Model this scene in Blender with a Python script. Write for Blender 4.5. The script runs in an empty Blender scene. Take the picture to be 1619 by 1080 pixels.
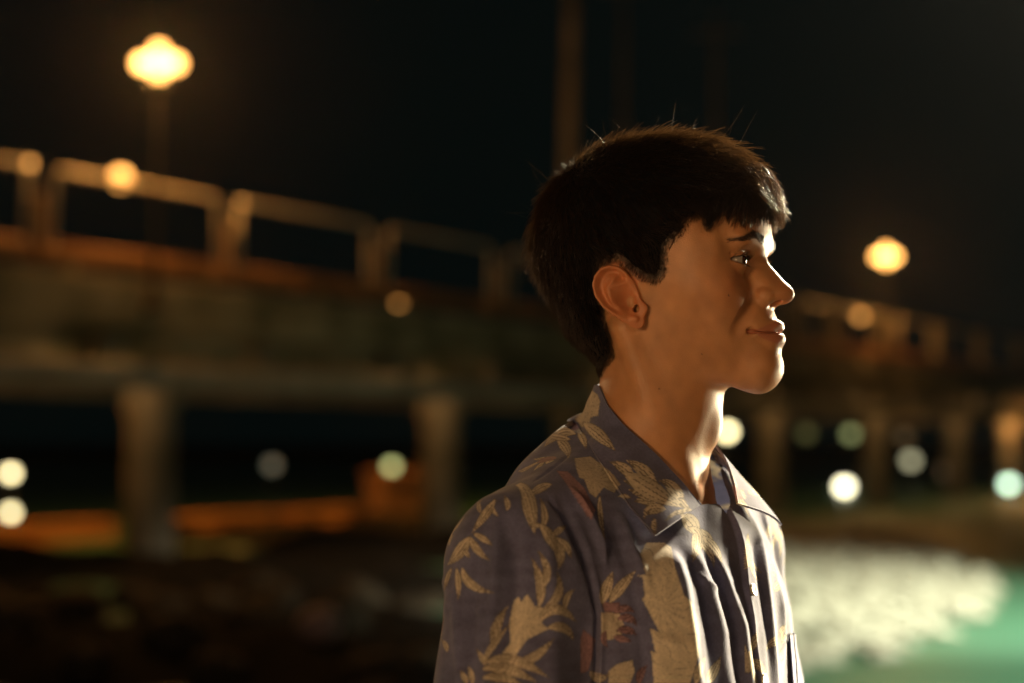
import bpy, bmesh, math, random, os, time
import numpy as np
from mathutils import Vector, Matrix
from mathutils.bvhtree import BVHTree

scene = bpy.context.scene
COL = scene.collection
rng = np.random.default_rng(7)
random.seed(7)
RAD = math.radians

# ------------------------------------------------------------------ camera
CAM = np.array([0.0, 0.0, 1.47])
PITCH = math.atan(160 / 2248.6)
FPX = 2248.6
cd = bpy.data.cameras.new('camera'); cam = bpy.data.objects.new('camera', cd); COL.objects.link(cam)
cam.location = CAM; cam.rotation_euler = (math.pi/2 + PITCH, 0, 0)
cd.lens = 50; cd.sensor_width = 36; cd.clip_start = 0.05; cd.clip_end = 2000
scene.camera = cam
cd.dof.use_dof = True; cd.dof.focus_distance = 1.24; cd.dof.aperture_fstop = 2.1

def ray(x, y):
    a = (x - 809.5) / FPX; b = (540 - y) / FPX
    c, s = math.cos(PITCH), math.sin(PITCH)
    return np.array([a, c - b*s, s + b*c])
def px(x, y, Y):
    """the point at world depth Y on the sight line of photo pixel (x, y)"""
    d = ray(x, y); return CAM + d * (Y / d[1])
def proj(P):
    P = np.asarray(P, float) - CAM
    c, s = math.cos(PITCH), math.sin(PITCH)
    d = P[..., 1]*c + P[..., 2]*s; u = -P[..., 1]*s + P[..., 2]*c
    return np.stack([809.5 + FPX*P[..., 0]/d, 540 - FPX*u/d], -1)

# ------------------------------------------------------------------ night sky, faint added fill sun, exposure
world = bpy.data.worlds.new('World'); scene.world = world; world.use_nodes = True
wn = world.node_tree; bg = wn.nodes['Background']
sky = wn.nodes.new('ShaderNodeTexSky'); sky.sky_type = 'NISHITA'; sky.sun_disc = False
sky.sun_elevation = RAD(-4); sky.sun_rotation = RAD(200)
tint = wn.nodes.new('ShaderNodeMixRGB'); tint.blend_type = 'MIX'; tint.inputs[0].default_value = .85
tint.inputs[2].default_value = (.016, .056, .056, 1)
wn.links.new(sky.outputs[0], tint.inputs[1]); wn.links.new(tint.outputs[0], bg.inputs[0]); bg.inputs[1].default_value = .05
faint_fill = bpy.data.lights.new('faint_fill', 'SUN'); faint_fill.energy = .012; faint_fill.angle = RAD(2); faint_fill.color = (.8, .9, 1)  # weak fill added so the dark parts stay faintly visible
mo = bpy.data.objects.new('faint_fill', faint_fill); COL.objects.link(mo); mo.rotation_euler = (RAD(50), 0, RAD(-30))
scene.view_settings.view_transform = 'Standard'; scene.view_settings.look = 'None'; scene.view_settings.exposure = 0; scene.view_settings.gamma = 1
scene.cycles.use_denoising = True
scene.cycles.max_bounces = 8; scene.cycles.sample_clamp_indirect = 4

# ------------------------------------------------------------------ helpers: meshes
def mesh_np(name, V, F, mat=None, parent=None, smooth=True):
    V = np.ascontiguousarray(V, np.float32)
    F = np.asarray(F, np.int32)
    me = bpy.data.meshes.new(name)
    k = F.shape[1]
    me.vertices.add(len(V)); me.vertices.foreach_set('co', V.ravel())
    me.loops.add(F.size); me.loops.foreach_set('vertex_index', F.ravel())
    me.polygons.add(len(F)); me.polygons.foreach_set('loop_start', np.arange(0, F.size, k, dtype=np.int32))
    me.update(calc_edges=True)
    me.polygons.foreach_set('use_smooth', np.full(len(F), smooth, bool))
    o = bpy.data.objects.new(name, me); COL.objects.link(o)
    if mat: me.materials.append(mat)
    if parent is not None: o.parent = parent
    return o

def surface_nets(F, org, h):
    S = F < 0
    c = np.zeros(tuple(n-1 for n in F.shape), np.uint8)
    offs = [(i, j, k) for i in (0, 1) for j in (0, 1) for k in (0, 1)]
    sh = c.shape
    for i, j, k in offs: c += S[i:i+sh[0], j:j+sh[1], k:k+sh[2]]
    act = (c > 0) & (c < 8)
    ai = np.argwhere(act).astype(np.int32)
    idx = np.full(sh, -1, np.int32); idx[act] = np.arange(len(ai), dtype=np.int32)
    f8 = np.stack([F[ai[:, 0]+i, ai[:, 1]+j, ai[:, 2]+k] for i, j, k in offs], 1)
    pos = np.zeros((len(ai), 3), np.float32); cnt = np.zeros(len(ai), np.float32)
    O = np.array(offs, np.float32)
    for a in range(8):
        for b in range(a+1, 8):
            if abs(O[a]-O[b]).sum() != 1: continue
            m = (f8[:, a] < 0) != (f8[:, b] < 0)
            t = f8[m, a] / (f8[m, a] - f8[m, b])
            pos[m] += O[a] + t[:, None]*(O[b]-O[a]); cnt[m] += 1
    V = (ai + pos/cnt[:, None]) * h + np.asarray(org, np.float32)
    quads = []
    for ax in range(3):
        a1, a2 = [(1, 2), (2, 0), (0, 1)][ax]
        sl0 = [slice(None)]*3; sl1 = [slice(None)]*3
        sl0[ax] = slice(0, -1); sl1[ax] = slice(1, None)
        for q in (a1, a2): sl0[q] = slice(1, -1); sl1[q] = slice(1, -1)
        s0 = S[tuple(sl0)]; s1 = S[tuple(sl1)]
        e = np.argwhere(s0 != s1).astype(np.int32)
        flip = s0[e[:, 0], e[:, 1], e[:, 2]]
        e[:, a1] += 1; e[:, a2] += 1
        def cell(d1, d2):
            g = e.copy(); g[:, a1] += d1; g[:, a2] += d2
            return idx[g[:, 0], g[:, 1], g[:, 2]]
        q = np.stack([cell(-1, -1), cell(0, -1), cell(0, 0), cell(-1, 0)], 1)
        q[~flip] = q[~flip][:, ::-1]
        quads.append(q)
    return V, np.concatenate(quads)

class Grid:
    """signed distances (mm) on a box of voxels"""
    def __init__(s, lo, hi, h):
        s.lo = np.array(lo, float); s.h = h
        s.n = np.ceil((np.array(hi)-s.lo)/h).astype(int)+1
        s.ax = [(s.lo[i] + h*np.arange(s.n[i])).astype(np.float32) for i in range(3)]
        s.F = np.full(tuple(s.n), 1e3, np.float32)
    def box(s, lo, hi):
        sl = tuple(slice(max(0, int((lo[i]-s.lo[i])/s.h)), min(s.n[i], int((hi[i]-s.lo[i])/s.h)+2)) for i in range(3))
        X = s.ax[0][sl[0]][:, None, None]; Y = s.ax[1][sl[1]][None, :, None]; Z = s.ax[2][sl[2]][None, None, :]
        return sl, X, Y, Z
    def all(s): return s.box(s.lo, s.lo + s.h*s.n)
    def add(s, sl, d, k):  s.F[sl] = smin(s.F[sl], d, k)
    def cut(s, sl, d, k):  s.F[sl] = -smin(-s.F[sl], d, k)
    def ell(s, c, r, k, sub=False, m=None):
        m = m if m is not None else k + 8
        c = np.array(c, float); r = np.array(r, float)
        sl, X, Y, Z = s.box(c-r-m, c+r+m)
        if s.F[sl].size == 0: return
        px_, py_, pz_ = (X-c[0])/r[0], (Y-c[1])/r[1], (Z-c[2])/r[2]
        k0 = np.sqrt(px_**2+py_**2+pz_**2) + 1e-6
        k1 = np.sqrt((px_/r[0])**2+(py_/r[1])**2+(pz_/r[2])**2) + 1e-6
        d = k0*(k0-1)/k1
        (s.cut if sub else s.add)(sl, d, k)
    def cap(s, a, b, ra, rb, k, sub=False):
        a = np.array(a, float); b = np.array(b, float); R = max(ra, rb)+k+8
        sl, X, Y, Z = s.box(np.minimum(a, b)-R, np.maximum(a, b)+R)
        if s.F[sl].size == 0: return
        d = b-a; L = (d**2).sum()
        t = np.clip(((X-a[0])*d[0]+(Y-a[1])*d[1]+(Z-a[2])*d[2])/L, 0, 1)
        q = np.sqrt((X-a[0]-t*d[0])**2+(Y-a[1]-t*d[1])**2+(Z-a[2]-t*d[2])**2) - (ra+(rb-ra)*t)
        (s.cut if sub else s.add)(sl, q, k)

def smin(a, b, k):
    h = np.clip(0.5+0.5*(b-a)/k, 0, 1)
    return b+(a-b)*h - k*h*(1-h)
def tab(z, pts):
    """smooth table lookup (monotone-ish cubic via dense cosine-smoothed linear)"""
    p = np.array(sorted(pts), float)
    zz = np.linspace(p[0, 0], p[-1, 0], 400); v = np.interp(zz, p[:, 0], p[:, 1])
    w = np.hanning(21); w /= w.sum()
    v2 = np.convolve(np.pad(v, 10, mode='reflect', reflect_type='odd'), w, 'valid')
    return np.interp(z, zz, v2).astype(np.float32)
def poly_sd(X, Z, P):
    """signed distance to closed polygon, negative inside"""
    P = np.array(P, float); d = np.full(np.broadcast(X, Z).shape, 1e9); ins = np.zeros(d.shape, bool)
    for i in range(len(P)):
        a = P[i]; b = P[(i+1) % len(P)]; e = b-a
        t = np.clip(((X-a[0])*e[0]+(Z-a[1])*e[1])/(e@e), 0, 1)
        d = np.minimum(d, (X-a[0]-t*e[0])**2+(Z-a[1]-t*e[1])**2)
        if a[1] != b[1]:
            cond = ((a[1] > Z) != (b[1] > Z)) & (X < (b[0]-a[0])*(Z-a[1])/(b[1]-a[1])+a[0])
            ins ^= cond
    d = np.sqrt(d); return np.where(ins, -d, d)
def sstep(a, b, x):
    t = np.clip((x-a)/(b-a), 0, 1); return t*t*(3-2*t)

# ------------------------------------------------------------------ head frame
HEAD_Y = 1.30
HO = px(1040, 420, HEAD_Y)
HYAW = RAD(23)
HF = np.array([math.cos(HYAW), -math.sin(HYAW), 0]); HL = np.array([math.sin(HYAW), math.cos(HYAW), 0]); HU = np.array([0, 0, 1.0])
HM = np.stack([HF, HL, HU])            # rows: local axes
def head2w(P): return HO + (np.asarray(P, float)*0.001) @ HM
def w2head(P): return ((np.asarray(P, float)-HO) @ HM.T)*1000

HAIRLINE = [(104,50),(80,43),(64,34),(49,27),(43,16),(32,6),(29,-16),(20,-24),(8,-20),(-3,-13),(-15,-3),(-30,-7),(-38,-29),
            (-33,-48),(-26,-70),(-25,-86),(-44,-100),(-160,-100),(-160,170),(125,170)]
EYE = (78.3, 32.0, -3.8)

def build_head():
    g = Grid((-140, 0, -235), (136, 100, 134), 1.0)
    sl, X, Y, Z = g.all(); z = g.ax[2]
    # cranium
    c = np.array((-8, 0, 22.)); rf, rb = 100, 99
    k_ = np.where(X > c[0], rf, rb)
    a = (X-c[0])/k_; b = Y/np.float32(75); e = (Z-c[2])/np.float32(84)
    k0 = np.sqrt(a*a+b*b+e*e)+1e-6; k1 = np.sqrt((a/k_)**2+(b/75)**2+(e/84)**2)+1e-6
    cr = k0*(k0-1)/k1
    # face loft
    xf = tab(z, [(-129,91),(-112,98),(-99,102.5),(-84,102.5),(-70,104),(-55,104.5),(-43,101),(-25,94.5),(-5,92),(8,96),(20,100.5),(40,100.5),(60,94),(80,80),(100,55)])
    hw = tab(z, [(-129,34),(-112,41),(-99,47),(-84,53.5),(-64,60.5),(-40,66),(-20,69.5),(0,70),(20,70),(40,69),(60,63),(80,50),(100,30)])
    ex = tab(z, [(-125,1.8),(-90,1.85),(-60,1.9),(-30,2.0),(0,2.15),(30,2.3),(60,2.3),(100,2.2)])
    xf, hw, ex = (q[None, None, :] for q in (xf, hw, ex))
    c0 = 14.0
    ar = np.maximum(np.where(X > c0, (X-c0)/(xf-c0), (c0-X)/70), 1e-4); br = Y/hw
    rr = (ar**ex+br**ex)**(1/ex)
    scale = 1/np.sqrt((ar/np.where(X > c0, xf-c0, 70))**2+(br/hw)**2+1e-9)*rr*rr/np.maximum(rr, .05)
    fc = (rr-1)*np.minimum(scale/np.maximum(rr, .05), 90)
    # jaw underside
    xj = g.ax[0]
    zj = tab(xj, [(-60,-56),(-20,-58),(0,-70),(14,-86),(30,-97),(55,-108),(80,-115),(100,-117),(115,-115),(130,-108)])[:, None, None]
    jd = (zj - Z)*0.92 + 0.0016*Y*Y*0
    fc = -smin(-fc, -jd, 12)
    fc = -smin(-fc, -(Z-34)*0.9, 8)
    g.F = smin(cr, fc, 14).astype(np.float32)
    g.ell((20, 0, 29), (80.5, 68, 74), 12, m=40)
    # cheeks, brow, sockets
    g.ell((55, 46, -24), (24, 20, 21), 22)
    g.ell((66, 37, -40), (15, 14, 14), 24)          # smiling cheek apple
    g.ell((89, 24, 14.5), (11, 25, 7.5), 13)
    g.ell((50, 57, 6), (20, 9, 16), 16)
    g.ell((100, 31, -5), (14, 17.5, 9.5), 10, True)
    g.ell((94, 23, -11), (8, 8, 7), 9, True)
    # eyelids
    g.ell(EYE, (13.4, 13.6, 13.0), 5)
    # neck
    zc = z
    nf = tab(zc, [(-245,64),(-222,52),(-200,44),(-177,45),(-160,50.5),(-149,54.5),(-138,57),(-124,58.5),(-105,60),(-80,60)])
    nb = tab(zc, [(-240,-98),(-200,-88),(-170,-76),(-140,-64),(-120,-57),(-105,-53),(-80,-58),(-60,-70)])
    nw = tab(zc, [(-240,88),(-210,76),(-190,66),(-170,60),(-140,56.5),(-110,56),(-80,56)])
    cx = ((nf+nb)/2)[None, None, :]; hd = ((nf-nb)/2)[None, None, :]; nw = nw[None, None, :]
    q = np.sqrt(((X-cx)/hd)**2+(Y/nw)**2)+1e-6
    nd = (q-1)*np.minimum(hd, nw)*0.95
    nd = np.maximum(nd, Z+52)
    core = smin(g.F, nd, 13)
    g.F = core.astype(np.float32)
    # sternomastoid, larynx
    g.cap((-14, 56, -62), (32, 26, -205), 11, 9, 12)
    g.ell((46.5, 0, -150), (8, 7, 12), 16)
    hairbase = g.F.copy()
    # nose
    xr = tab(z, [(-66,96),(-43,115),(-39,119.5),(-35,122.5),(-31,123.6),(-27,122),(-20,117),(-12,110.4),(-4,103.6),(4,98.8),(10,98.8),(20,100.8),(34,99)])[None, None, :]
    slope = tab(z, [(-66,.9),(-34,.95),(-20,1.2),(-6,1.35),(8,1.1),(20,.75),(40,.6)])[None, None, :]
    rnd = tab(z, [(-66,6),(-33,6.5),(-15,4.8),(0,5),(15,9),(40,12)])[None, None, :]
    sb, Xb, Yb, Zb = g.box((70, 0, -54), (135, 30, 36))
    i2 = sb[2]
    nz = (Xb - xr[:, :, i2] + slope[:, :, i2]*(np.sqrt(Yb**2+rnd[:, :, i2]**2)-rnd[:, :, i2]))/np.sqrt(1+slope[:, :, i2]**2*.6)
    bot = (-38.0 - 0.12*(119-Xb)) - Zb
    nz = -smin(-nz, -bot, 5)
    nz = np.maximum(nz, Zb-28)
    nz = -smin(-nz, -(Yb-17), 6)
    g.add(sb, nz, 6)
    g.ell((113, 0, -31), (11, 9.5, 8.4), 6)
    g.ell((101.0, 15.2, -33.8), (9.4, 6.2, 7.4), 2.5)
    g.ell((92.0, 22.4, -34), (3.2, 2.2, 7), 5, True)           # alar crease
    g.ell((110, 7.0, -40.6), (6.8, 3.4, 5.0), 2, True)    # nostril
    # mouth: soft muzzle, lips
    g.ell((93.5, 0, -60), (14, 24, 18), 14)
    for t in np.linspace(0, 1, 16):
        y = 26.5*t; xc = 109.2 - 20.0*t**1.75; taper = math.sqrt(max(0, 1-t**2.2))
        zz = -59.6 - 5.8*t**1.3 - (1.4*math.exp(-(y/3.2)**2)) + 1.2*math.exp(-((y-6)/4)**2)
        g.ell((xc, y, zz), (4.6*taper+1.6, 5, 4.1*taper+1.3), 2.2, m=6)
    for t in np.linspace(0, 1, 16):
        y = 25.0*t; xc = 108.6 - 19.8*t**1.8; taper = math.sqrt(max(0, 1-t**2.0))
        g.ell((xc, y, -70.8+3.8*t**1.6), (5.6*taper+1.6, 5, 5.0*taper+1.2), 2.6, m=6)
    for t in np.linspace(0, 1.0, 30):                              # line between the lips
        y = 27*t; xc = 115.2 - 22.4*t**1.75
        g.ell((xc, y, -64.8 - 3.0*t + 2.6*t**5), (4.2, 1.6, .5), 1.0, True, m=3)
    g.ell((92.8, 29.0, -65.2), (2.6, 2.2, 1.8), 5, True)         # mouth corner
    g.ell((115.0, 0, -49), (3.0, 2.4, 7), 3, True)          # philtrum
    g.ell((115.6, 0, -82.5), (4.2, 13, 3.6), 10, True)           # groove over the chin
    # smile crease
    for t in np.linspace(0, 1, 12):
        p = np.array([92, 25, -38])*(1-t)**2 + 2*t*(1-t)*np.array([87, 34, -50]) + t*t*np.array([81, 38, -70])
        g.ell(p + np.array([4, 4, 0]), (2.0, 2.0, 2.0), 9, True)
    # chin
    g.ell((97.5, 0, -96.5), (15.0, 23, 16.0), 22)
    # eye opening: an almond cut into the lid shell
    sb, Xb, Yb, Zb = g.box((70, 10, -22), (98, 54, 16))
    t = (Yb-EYE[1]-.6); t = np.where(t < 0, t/13.2, t/15.2)
    up = 4.5*np.clip(1-np.abs(t)**2.0, 0, 1)**.8 + 0.2 + .8*t; lo_ = -3.1*np.clip(1-np.abs(t)**2.2, 0, 1) + .6*t
    zc = EYE[2] - 0.6
    d = np.maximum(Zb-zc-up, zc+lo_-Zb)
    d = np.maximum(d, np.abs(t)*14-14); d = np.maximum(d, 72-Xb)
    g.cut(sb, d, 1.2)
    # lid crease
    for tt in np.linspace(-1, 1, 22):
        y = EYE[1]+tt*15; zz = EYE[2]+7.6-3.2*tt*tt+.6*tt
        r = math.sqrt(max(1, 14.9**2-(zz-EYE[2])**2-(y-EYE[1])**2*.85))
        g.ell((EYE[0]+r, y, zz), (1.0, 1.6, .6), 2.2, True, m=3)
    # ear
    EZ = -8.8
    EAR = [(-18,1.5),(-25,-1),(-30.5,-8),(-32.5,-17),(-30,-28),(-24,-37),(-16,-44),(-7,-50),(2,-56),(7.5,-55.5),(10,-50),(9,-43),(8,-36),(6,-26),(2,-14),(-4,-5),(-10,0)]
    sb, Xb, Yb, Zb = g.box((-42, 52, -64+EZ), (22, 99, 10+EZ)); Zb = Zb - np.float32(EZ)
    e2 = poly_sd(Xb[:, :, 0], Zb[:, 0, :], EAR)[:, None, :].astype(np.float32)
    # smooth the outline
    for _ in range(3):
        p = np.pad(e2, ((1, 1), (0, 0), (1, 1)), mode='edge')
        e2 = (p[:-2, :, 1:-1]+p[2:, :, 1:-1]+p[1:-1, :, :-2]+p[1:-1, :, 2:]+p[1:-1, :, 1:-1]*2)/6
    back = sstep(8, -14, Xb) ; lowm = sstep(-52, -40, Zb)
    hel = 3.6*np.exp(-((e2+2.4)/2.3)**2)*np.maximum(sstep(2, -8, Xb), sstep(-16, -6, Zb))*lowm
    scapha = -2.6*np.exp(-((e2+6.2)/2.6)**2)*sstep(0, -12, Xb)*sstep(-46, -34, Zb)
    def seg(ax_, az, bx, bz):
        ex_, ez = bx-ax_, bz-az
        t = np.clip(((Xb-ax_)*ex_+(Zb-az)*ez)/(ex_**2+ez**2), 0, 1)
        return np.sqrt((Xb-ax_-t*ex_)**2+(Zb-az-t*ez)**2)
    ah = np.minimum(np.minimum(seg(-12, -8, -18.5, -20), seg(-18.5, -20, -16, -32)), np.minimum(seg(-16, -32, -8, -41), seg(-18, -19, -7, -15)))
    anti = 3.2*np.exp(-(ah/3.0)**2)
    con = -7.5*np.exp(-(((Xb+5.5)/7.0)**2+((Zb+31)/9.5)**2)**1.5)
    tri = -2.2*np.exp(-(((Xb+10.5)/3.2)**2+((Zb+11)/4.5)**2))
    h = hel+scapha+anti+con+tri + 1.5*(1-lowm)
    yb = 68.5 + 0.46*(8-Xb) - 0.05*(Zb+25)*0
    ed = np.maximum(e2+.6, np.abs(Yb-yb-h)-2.2)*0.85
    g.ell((-6, 70, -31+EZ), (9.5, 9, 12), 3, True)
    g.add(sb, np.broadcast_to(ed, g.F[sb].shape), 3.0)
    g.ell((8.2, 70.5, -37.5+EZ), (4.2, 1.4, 5.0), 5)
    g.ell((0.5, 75, -46.5+EZ), (4.5, 2.4, 2.6), 3)
    g.ell((2.0, 70, -37+EZ), (3.2, 6, 3.6), 1.5, True)
    full = np.concatenate([g.F[:, :0:-1], g.F], 1)
    V, Q = surface_nets(full, (g.lo[0], -(g.n[1]-1)*g.h, g.lo[2]), g.h)
    # hair cap: the core pushed out above the hairline
    e2 = poly_sd(X[:, :, 0], Z[:, 0, :], HAIRLINE)[:, None, :].astype(np.float32)
    T = hair_T(X, Z)
    hb = hairbase - (T*sstep(1, -13-14*sstep(30, 5, Z), e2) - 2.5*sstep(-2, 3, e2))
    full = np.concatenate([hb[:, :0:-1], hb], 1)
    lo = g.lo
    HV, HQ = surface_nets(full, (lo[0], -(g.n[1]-1)*g.h, lo[2]), g.h)
    return V, Q, HV, HQ
def hair_T(X, Z):
    T = tab(np.asarray(Z).ravel(), [(-110,3),(-85,9.5),(-55,14.5),(-20,13.5),(20,12),(60,12.5),(105,13)]).reshape(np.shape(Z))
    return T + 1*sstep(20, 90, X) + 4*sstep(60, 100, X)*sstep(75, 45, Z) + 0*sstep(-60, -105, X)*sstep(-40, 10, Z)

# ------------------------------------------------------------------ torso frame
TO = head2w((-16, 0, 0)); TYAW = RAD(38.5)
TF = np.array([math.cos(TYAW), -math.sin(TYAW), 0]); TL = np.array([math.sin(TYAW), math.cos(TYAW), 0])
TM = np.stack([TF, TL, HU])
def tor2w(P): return TO + (np.asarray(P, float)*0.001) @ TM
def w2tor(P): return ((np.asarray(P, float)-TO) @ TM.T)*1000

def up3(F, f=3):
    for ax in range(3):
        n = F.shape[ax]; x = np.arange((n-1)*f+1)/f
        i = np.minimum(x.astype(int), n-2); t = (x-i).astype(np.float32)
        sh = [1, 1, 1]; sh[ax] = -1; t = t.reshape(sh)
        F = np.take(F, i, ax)*(1-t)+np.take(F, i+1, ax)*t
        # light blur along the axis to hide the facets
        for _ in range(2):
            a = np.take(F, [0], ax); b = np.take(F, [-1], ax)
            G = np.concatenate([a, F, b], ax)
            m = F.shape[ax]
            F = (np.take(G, range(0, m), ax)+np.take(G, range(1, m+1), ax)+np.take(G, range(2, m+2), ax))/3
    return F

def torso_sdf(lo, hi, h):
    g = Grid(lo, hi, h)
    sl, X, Y, Z = g.all(); z = g.ax[2]
    b = tab(z, [(-760,180),(-680,178),(-500,168),(-380,166),(-300,164),(-250,156),(-210,140),(-180,116),(-150,92),(-120,70)])
    f = tab(z, [(-760,106),(-680,106),(-500,110),(-380,114),(-320,112),(-280,102),(-245,86),(-215,66),(-185,48),(-160,40),(-120,36)])
    k = tab(z, [(-760,104),(-680,100),(-500,92),(-380,104),(-300,112),(-240,108),(-200,98),(-160,84),(-120,70)])
    c = ((f-k)/2)[None, None, :]; d = ((f+k)/2)[None, None, :]; b = b[None, None, :]
    n = 2.35
    A = np.abs(X-c)/d; B = Y/b
    r = (A**n+B**n)**(1/n)
    q = (r-1)*np.minimum(d, b)*0.9
    # sloping shoulder top
    y = g.ax[1]
    zt = tab(y, [(0,-126),(50,-146),(75,-162),(110,-184),(150,-204),(190,-224),(230,-252),(320,-320)])[None, :, None]
    q = -smin(-q, -(Z-zt)*0.93, 26)
    g.F = q.astype(np.float32)
    g.cap((-16, 110, -226), (-16, 164, -252), 42, 52, 28)
    g.cap((-14, 168, -272), (-8, 198, -440), 57, 64, 16)
    g.cap((-14, 166, -270), (-14, 158, -266), 55, 55, 20)
    # sleeve hem and shirt tail
    return g

FOLDS = [  # (photo polyline, height mm, half-width px)
    ([(1030,850),(1050,930),(1062,1000),(1070,1080)], 15.0, 46), ([(1000,980),(1030,1010),(1080,1020)], 2.5, 7), ([(1080,900),(1110,925),(1150,935)], 2.0, 6),
    ([(960,960),(985,990),(1010,1000)], -2.5, 7), ([(820,900),(850,915),(885,910)], 2.5, 8), ([(745,960),(770,975),(800,970)], 2.5, 7),
    ([(898,765),(925,815),(945,860),(960,905)], 7.0, 5), ([(880,775),(905,830),(925,880),(938,930)], -5.0, 9),
    ([(975,800),(1000,880),(1022,950)], 5.0, 7), ([(955,790),(985,880),(1010,980),(1020,1080)], -2.5, 9),
    ([(1040,855),(1066,930),(1078,1000),(1088,1080)], 4.5, 12), ([(1062,850),(1095,930),(1112,1000),(1120,1080)], -3.0, 10),
    ([(1085,850),(1120,930),(1140,1000),(1150,1080)], 4.5, 12), ([(1105,850),(1140,930),(1160,1000),(1168,1080)], -2.5, 8),
    ([(1122,855),(1150,920),(1172,990),(1182,1080)], 3.5, 8),
    ([(788,800),(786,860),(781,940),(771,1040),(766,1080)], 5.0, 10), ([(805,805),(815,900),(812,1000),(800,1080)], -3.0, 13),
    ([(760,850),(752,920),(745,1000),(742,1080)], -4.0, 10), ([(725,900),(722,960),(728,1020),(735,1080)], 3.5, 9),
    ([(848,800),(870,880),(880,960),(872,1080)], 3.0, 13), ([(835,798),(868,790),(890,812),(922,872),(944,975),(940,1080)], -6.0, 4),
    ([(900,800),(928,868),(952,975),(949,1080)], 2.5, 5),
    ([(700,905),(712,940),(704,985)], 3.0, 8), ([(735,852),(760,828),(787,806)], -1.6, 2.2), ([(838,765),(870,742),(908,716)], -1.6, 2.2),
    ([(1196,770),(1216,850),(1232,930),(1245,1040)], 3.5, 5), ([(1206,800),(1224,880),(1240,960),(1256,1060)], -3.0, 5),
    ([(1188,800),(1205,900),(1218,1000),(1226,1080)], 2.5, 5), ([(1180,830),(1198,920),(1210,1010),(1214,1080)], -2.0, 5),
]
def pline_dist(P, L):
    """distance to polyline and arc position 0..1"""
    L = np.array(L, float); seg = np.linalg.norm(np.diff(L, axis=0), axis=1); cum = np.concatenate([[0], np.cumsum(seg)])
    best = np.full(len(P), 1e9); par = np.zeros(len(P)); side = np.zeros(len(P))
    for i in range(len(seg)):
        a, e = L[i], L[i+1]-L[i]
        t = np.clip(((P-a)@e)/(e@e), 0, 1)
        v = P-a-t[:, None]*e; d = np.sqrt((v**2).sum(1))
        m = d < best; best[m] = d[m]; par[m] = (cum[i]+t[m]*seg[i])/cum[-1]
        side[m] = np.sign(e[0]*v[m, 1]-e[1]*v[m, 0])
    return best, par, side
def wav(P, n, lo, hi, seed, aniso=(1, 1, 1)):
    r = np.random.default_rng(seed); o = np.zeros(len(P))
    for _ in range(n):
        k = r.normal(size=3); k /= np.linalg.norm(k); k *= 2*math.pi/r.uniform(lo, hi)*np.array(aniso)
        o += np.sin(P@k+r.uniform(0, 6.28))
    return o/math.sqrt(n/2)

def vnormals(V, Q):
    n = np.cross(V[Q[:, 2]]-V[Q[:, 0]], V[Q[:, 3]]-V[Q[:, 1]])
    N = np.zeros_like(V)
    for k in range(4): 
        for c in range(3): N[:, c] += np.bincount(Q[:, k], n[:, c], len(V))
    return N/(np.linalg.norm(N, axis=1, keepdims=True)+1e-12)

VOPEN = [(1020,690),(1062,740),(1108,798),(1134,799),(1147,812),(1150,790),(1140,740),(1136,690)]
EDGE_PX = [(1136,770),(1150,815),(1166,862),(1176,930),(1185,1000),(1194,1085)]

def build_shirt():
    g = torso_sdf((-135, 0, -420), (140, 300, -119), 3.0)
    full = np.concatenate([g.F[:, :0:-1], g.F], 1)
    lo = (g.lo[0], -(g.n[1]-1)*g.h, g.lo[2])
    V, Q = surface_nets(up3(full), lo, 1.0)
    V = V.astype(float)
    # keep the open upper shell: no bottom cap
    x, y, z = V.T
    keepv = z > -418
    W = tor2w(V); N = vnormals(W, Q); P = proj(W)
    view = (CAM-W); view /= np.linalg.norm(view, axis=1, keepdims=True)
    facing = (N*view).sum(1) > -0.15
    near = facing
    # folds
    disp = np.zeros(len(V))
    for L, h, w in FOLDS:
        L = np.array(L, float)
        m = near & (P[:, 0] > L[:, 0].min()-4*w) & (P[:, 0] < L[:, 0].max()+4*w) & (P[:, 1] > L[:, 1].min()-4*w) & (P[:, 1] < L[:, 1].max()+4*w+60)
        d, t, _ = pline_dist(P[m], L)
        fade = sstep(0, .25, t)*np.where(L[-1, 1] > 1060, 1, sstep(1, .7, t))
        disp[m] += h*np.exp(-(d/w)**2)*np.maximum(fade, .05)
    disp += 1.6*wav(V, 10, 60, 140, 3, (1, 1, .45)) + .45*wav(V, 14, 22, 50, 4, (1, 1, .4))
    # the far front panel lifts off along its edge
    ed = []
    EW = []
    front = BVHTree.FromPolygons(W[::1].tolist(), Q[(V[Q[:, 0], 0] > 20)].tolist())
    for p in EDGE_PX:
        h = front.ray_cast(Vector(CAM), Vector(ray(*p)).normalized())
        if h[0] is not None: EW.append(w2tor(np.array(h[0])))
    EW = np.array(EW); order = np.argsort(EW[:, 2]); EW = EW[order]
    ye = np.interp(z, EW[:, 2], EW[:, 1])
    fr = sstep(20, 45, x)*(np.abs(y-ye) < 90)
    m = (y > ye) & (fr > 0); ramp = sstep(0, 3.5, y-ye)
    lift = np.interp(z, [-420, -330, -270, -235, -212], [3.5, 4, 6, 6, 2])
    disp += np.where(m, lift*ramp*np.exp(-np.clip(y-ye, 0, 200)/30)*fr, 0)
    V2 = W + N*(disp*0.001)[:, None]
    # openings: neck, V, bottom
    vv = w2head(W)
    neck = ((vv[:, 0]+22)/66)**2+(vv[:, 1]/62)**2 < 1
    hole = (neck & (vv[:, 2] > -190))
    vcut = np.zeros(len(V), bool); fm_ = np.where((x > 5) & facing)[0]
    vcut[fm_] = poly_sd(P[fm_, 0], P[fm_, 1], VOPEN) < 0
    bad = hole | vcut | (z > -128) | ~keepv
    fm = ~bad[Q].any(1)
    Q = Q[fm]
    used = np.zeros(len(V), bool); used[Q.ravel()] = True
    mp = np.cumsum(used)-1
    return V2[used], mp[Q], N[used], facing[used], V[used]

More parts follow.
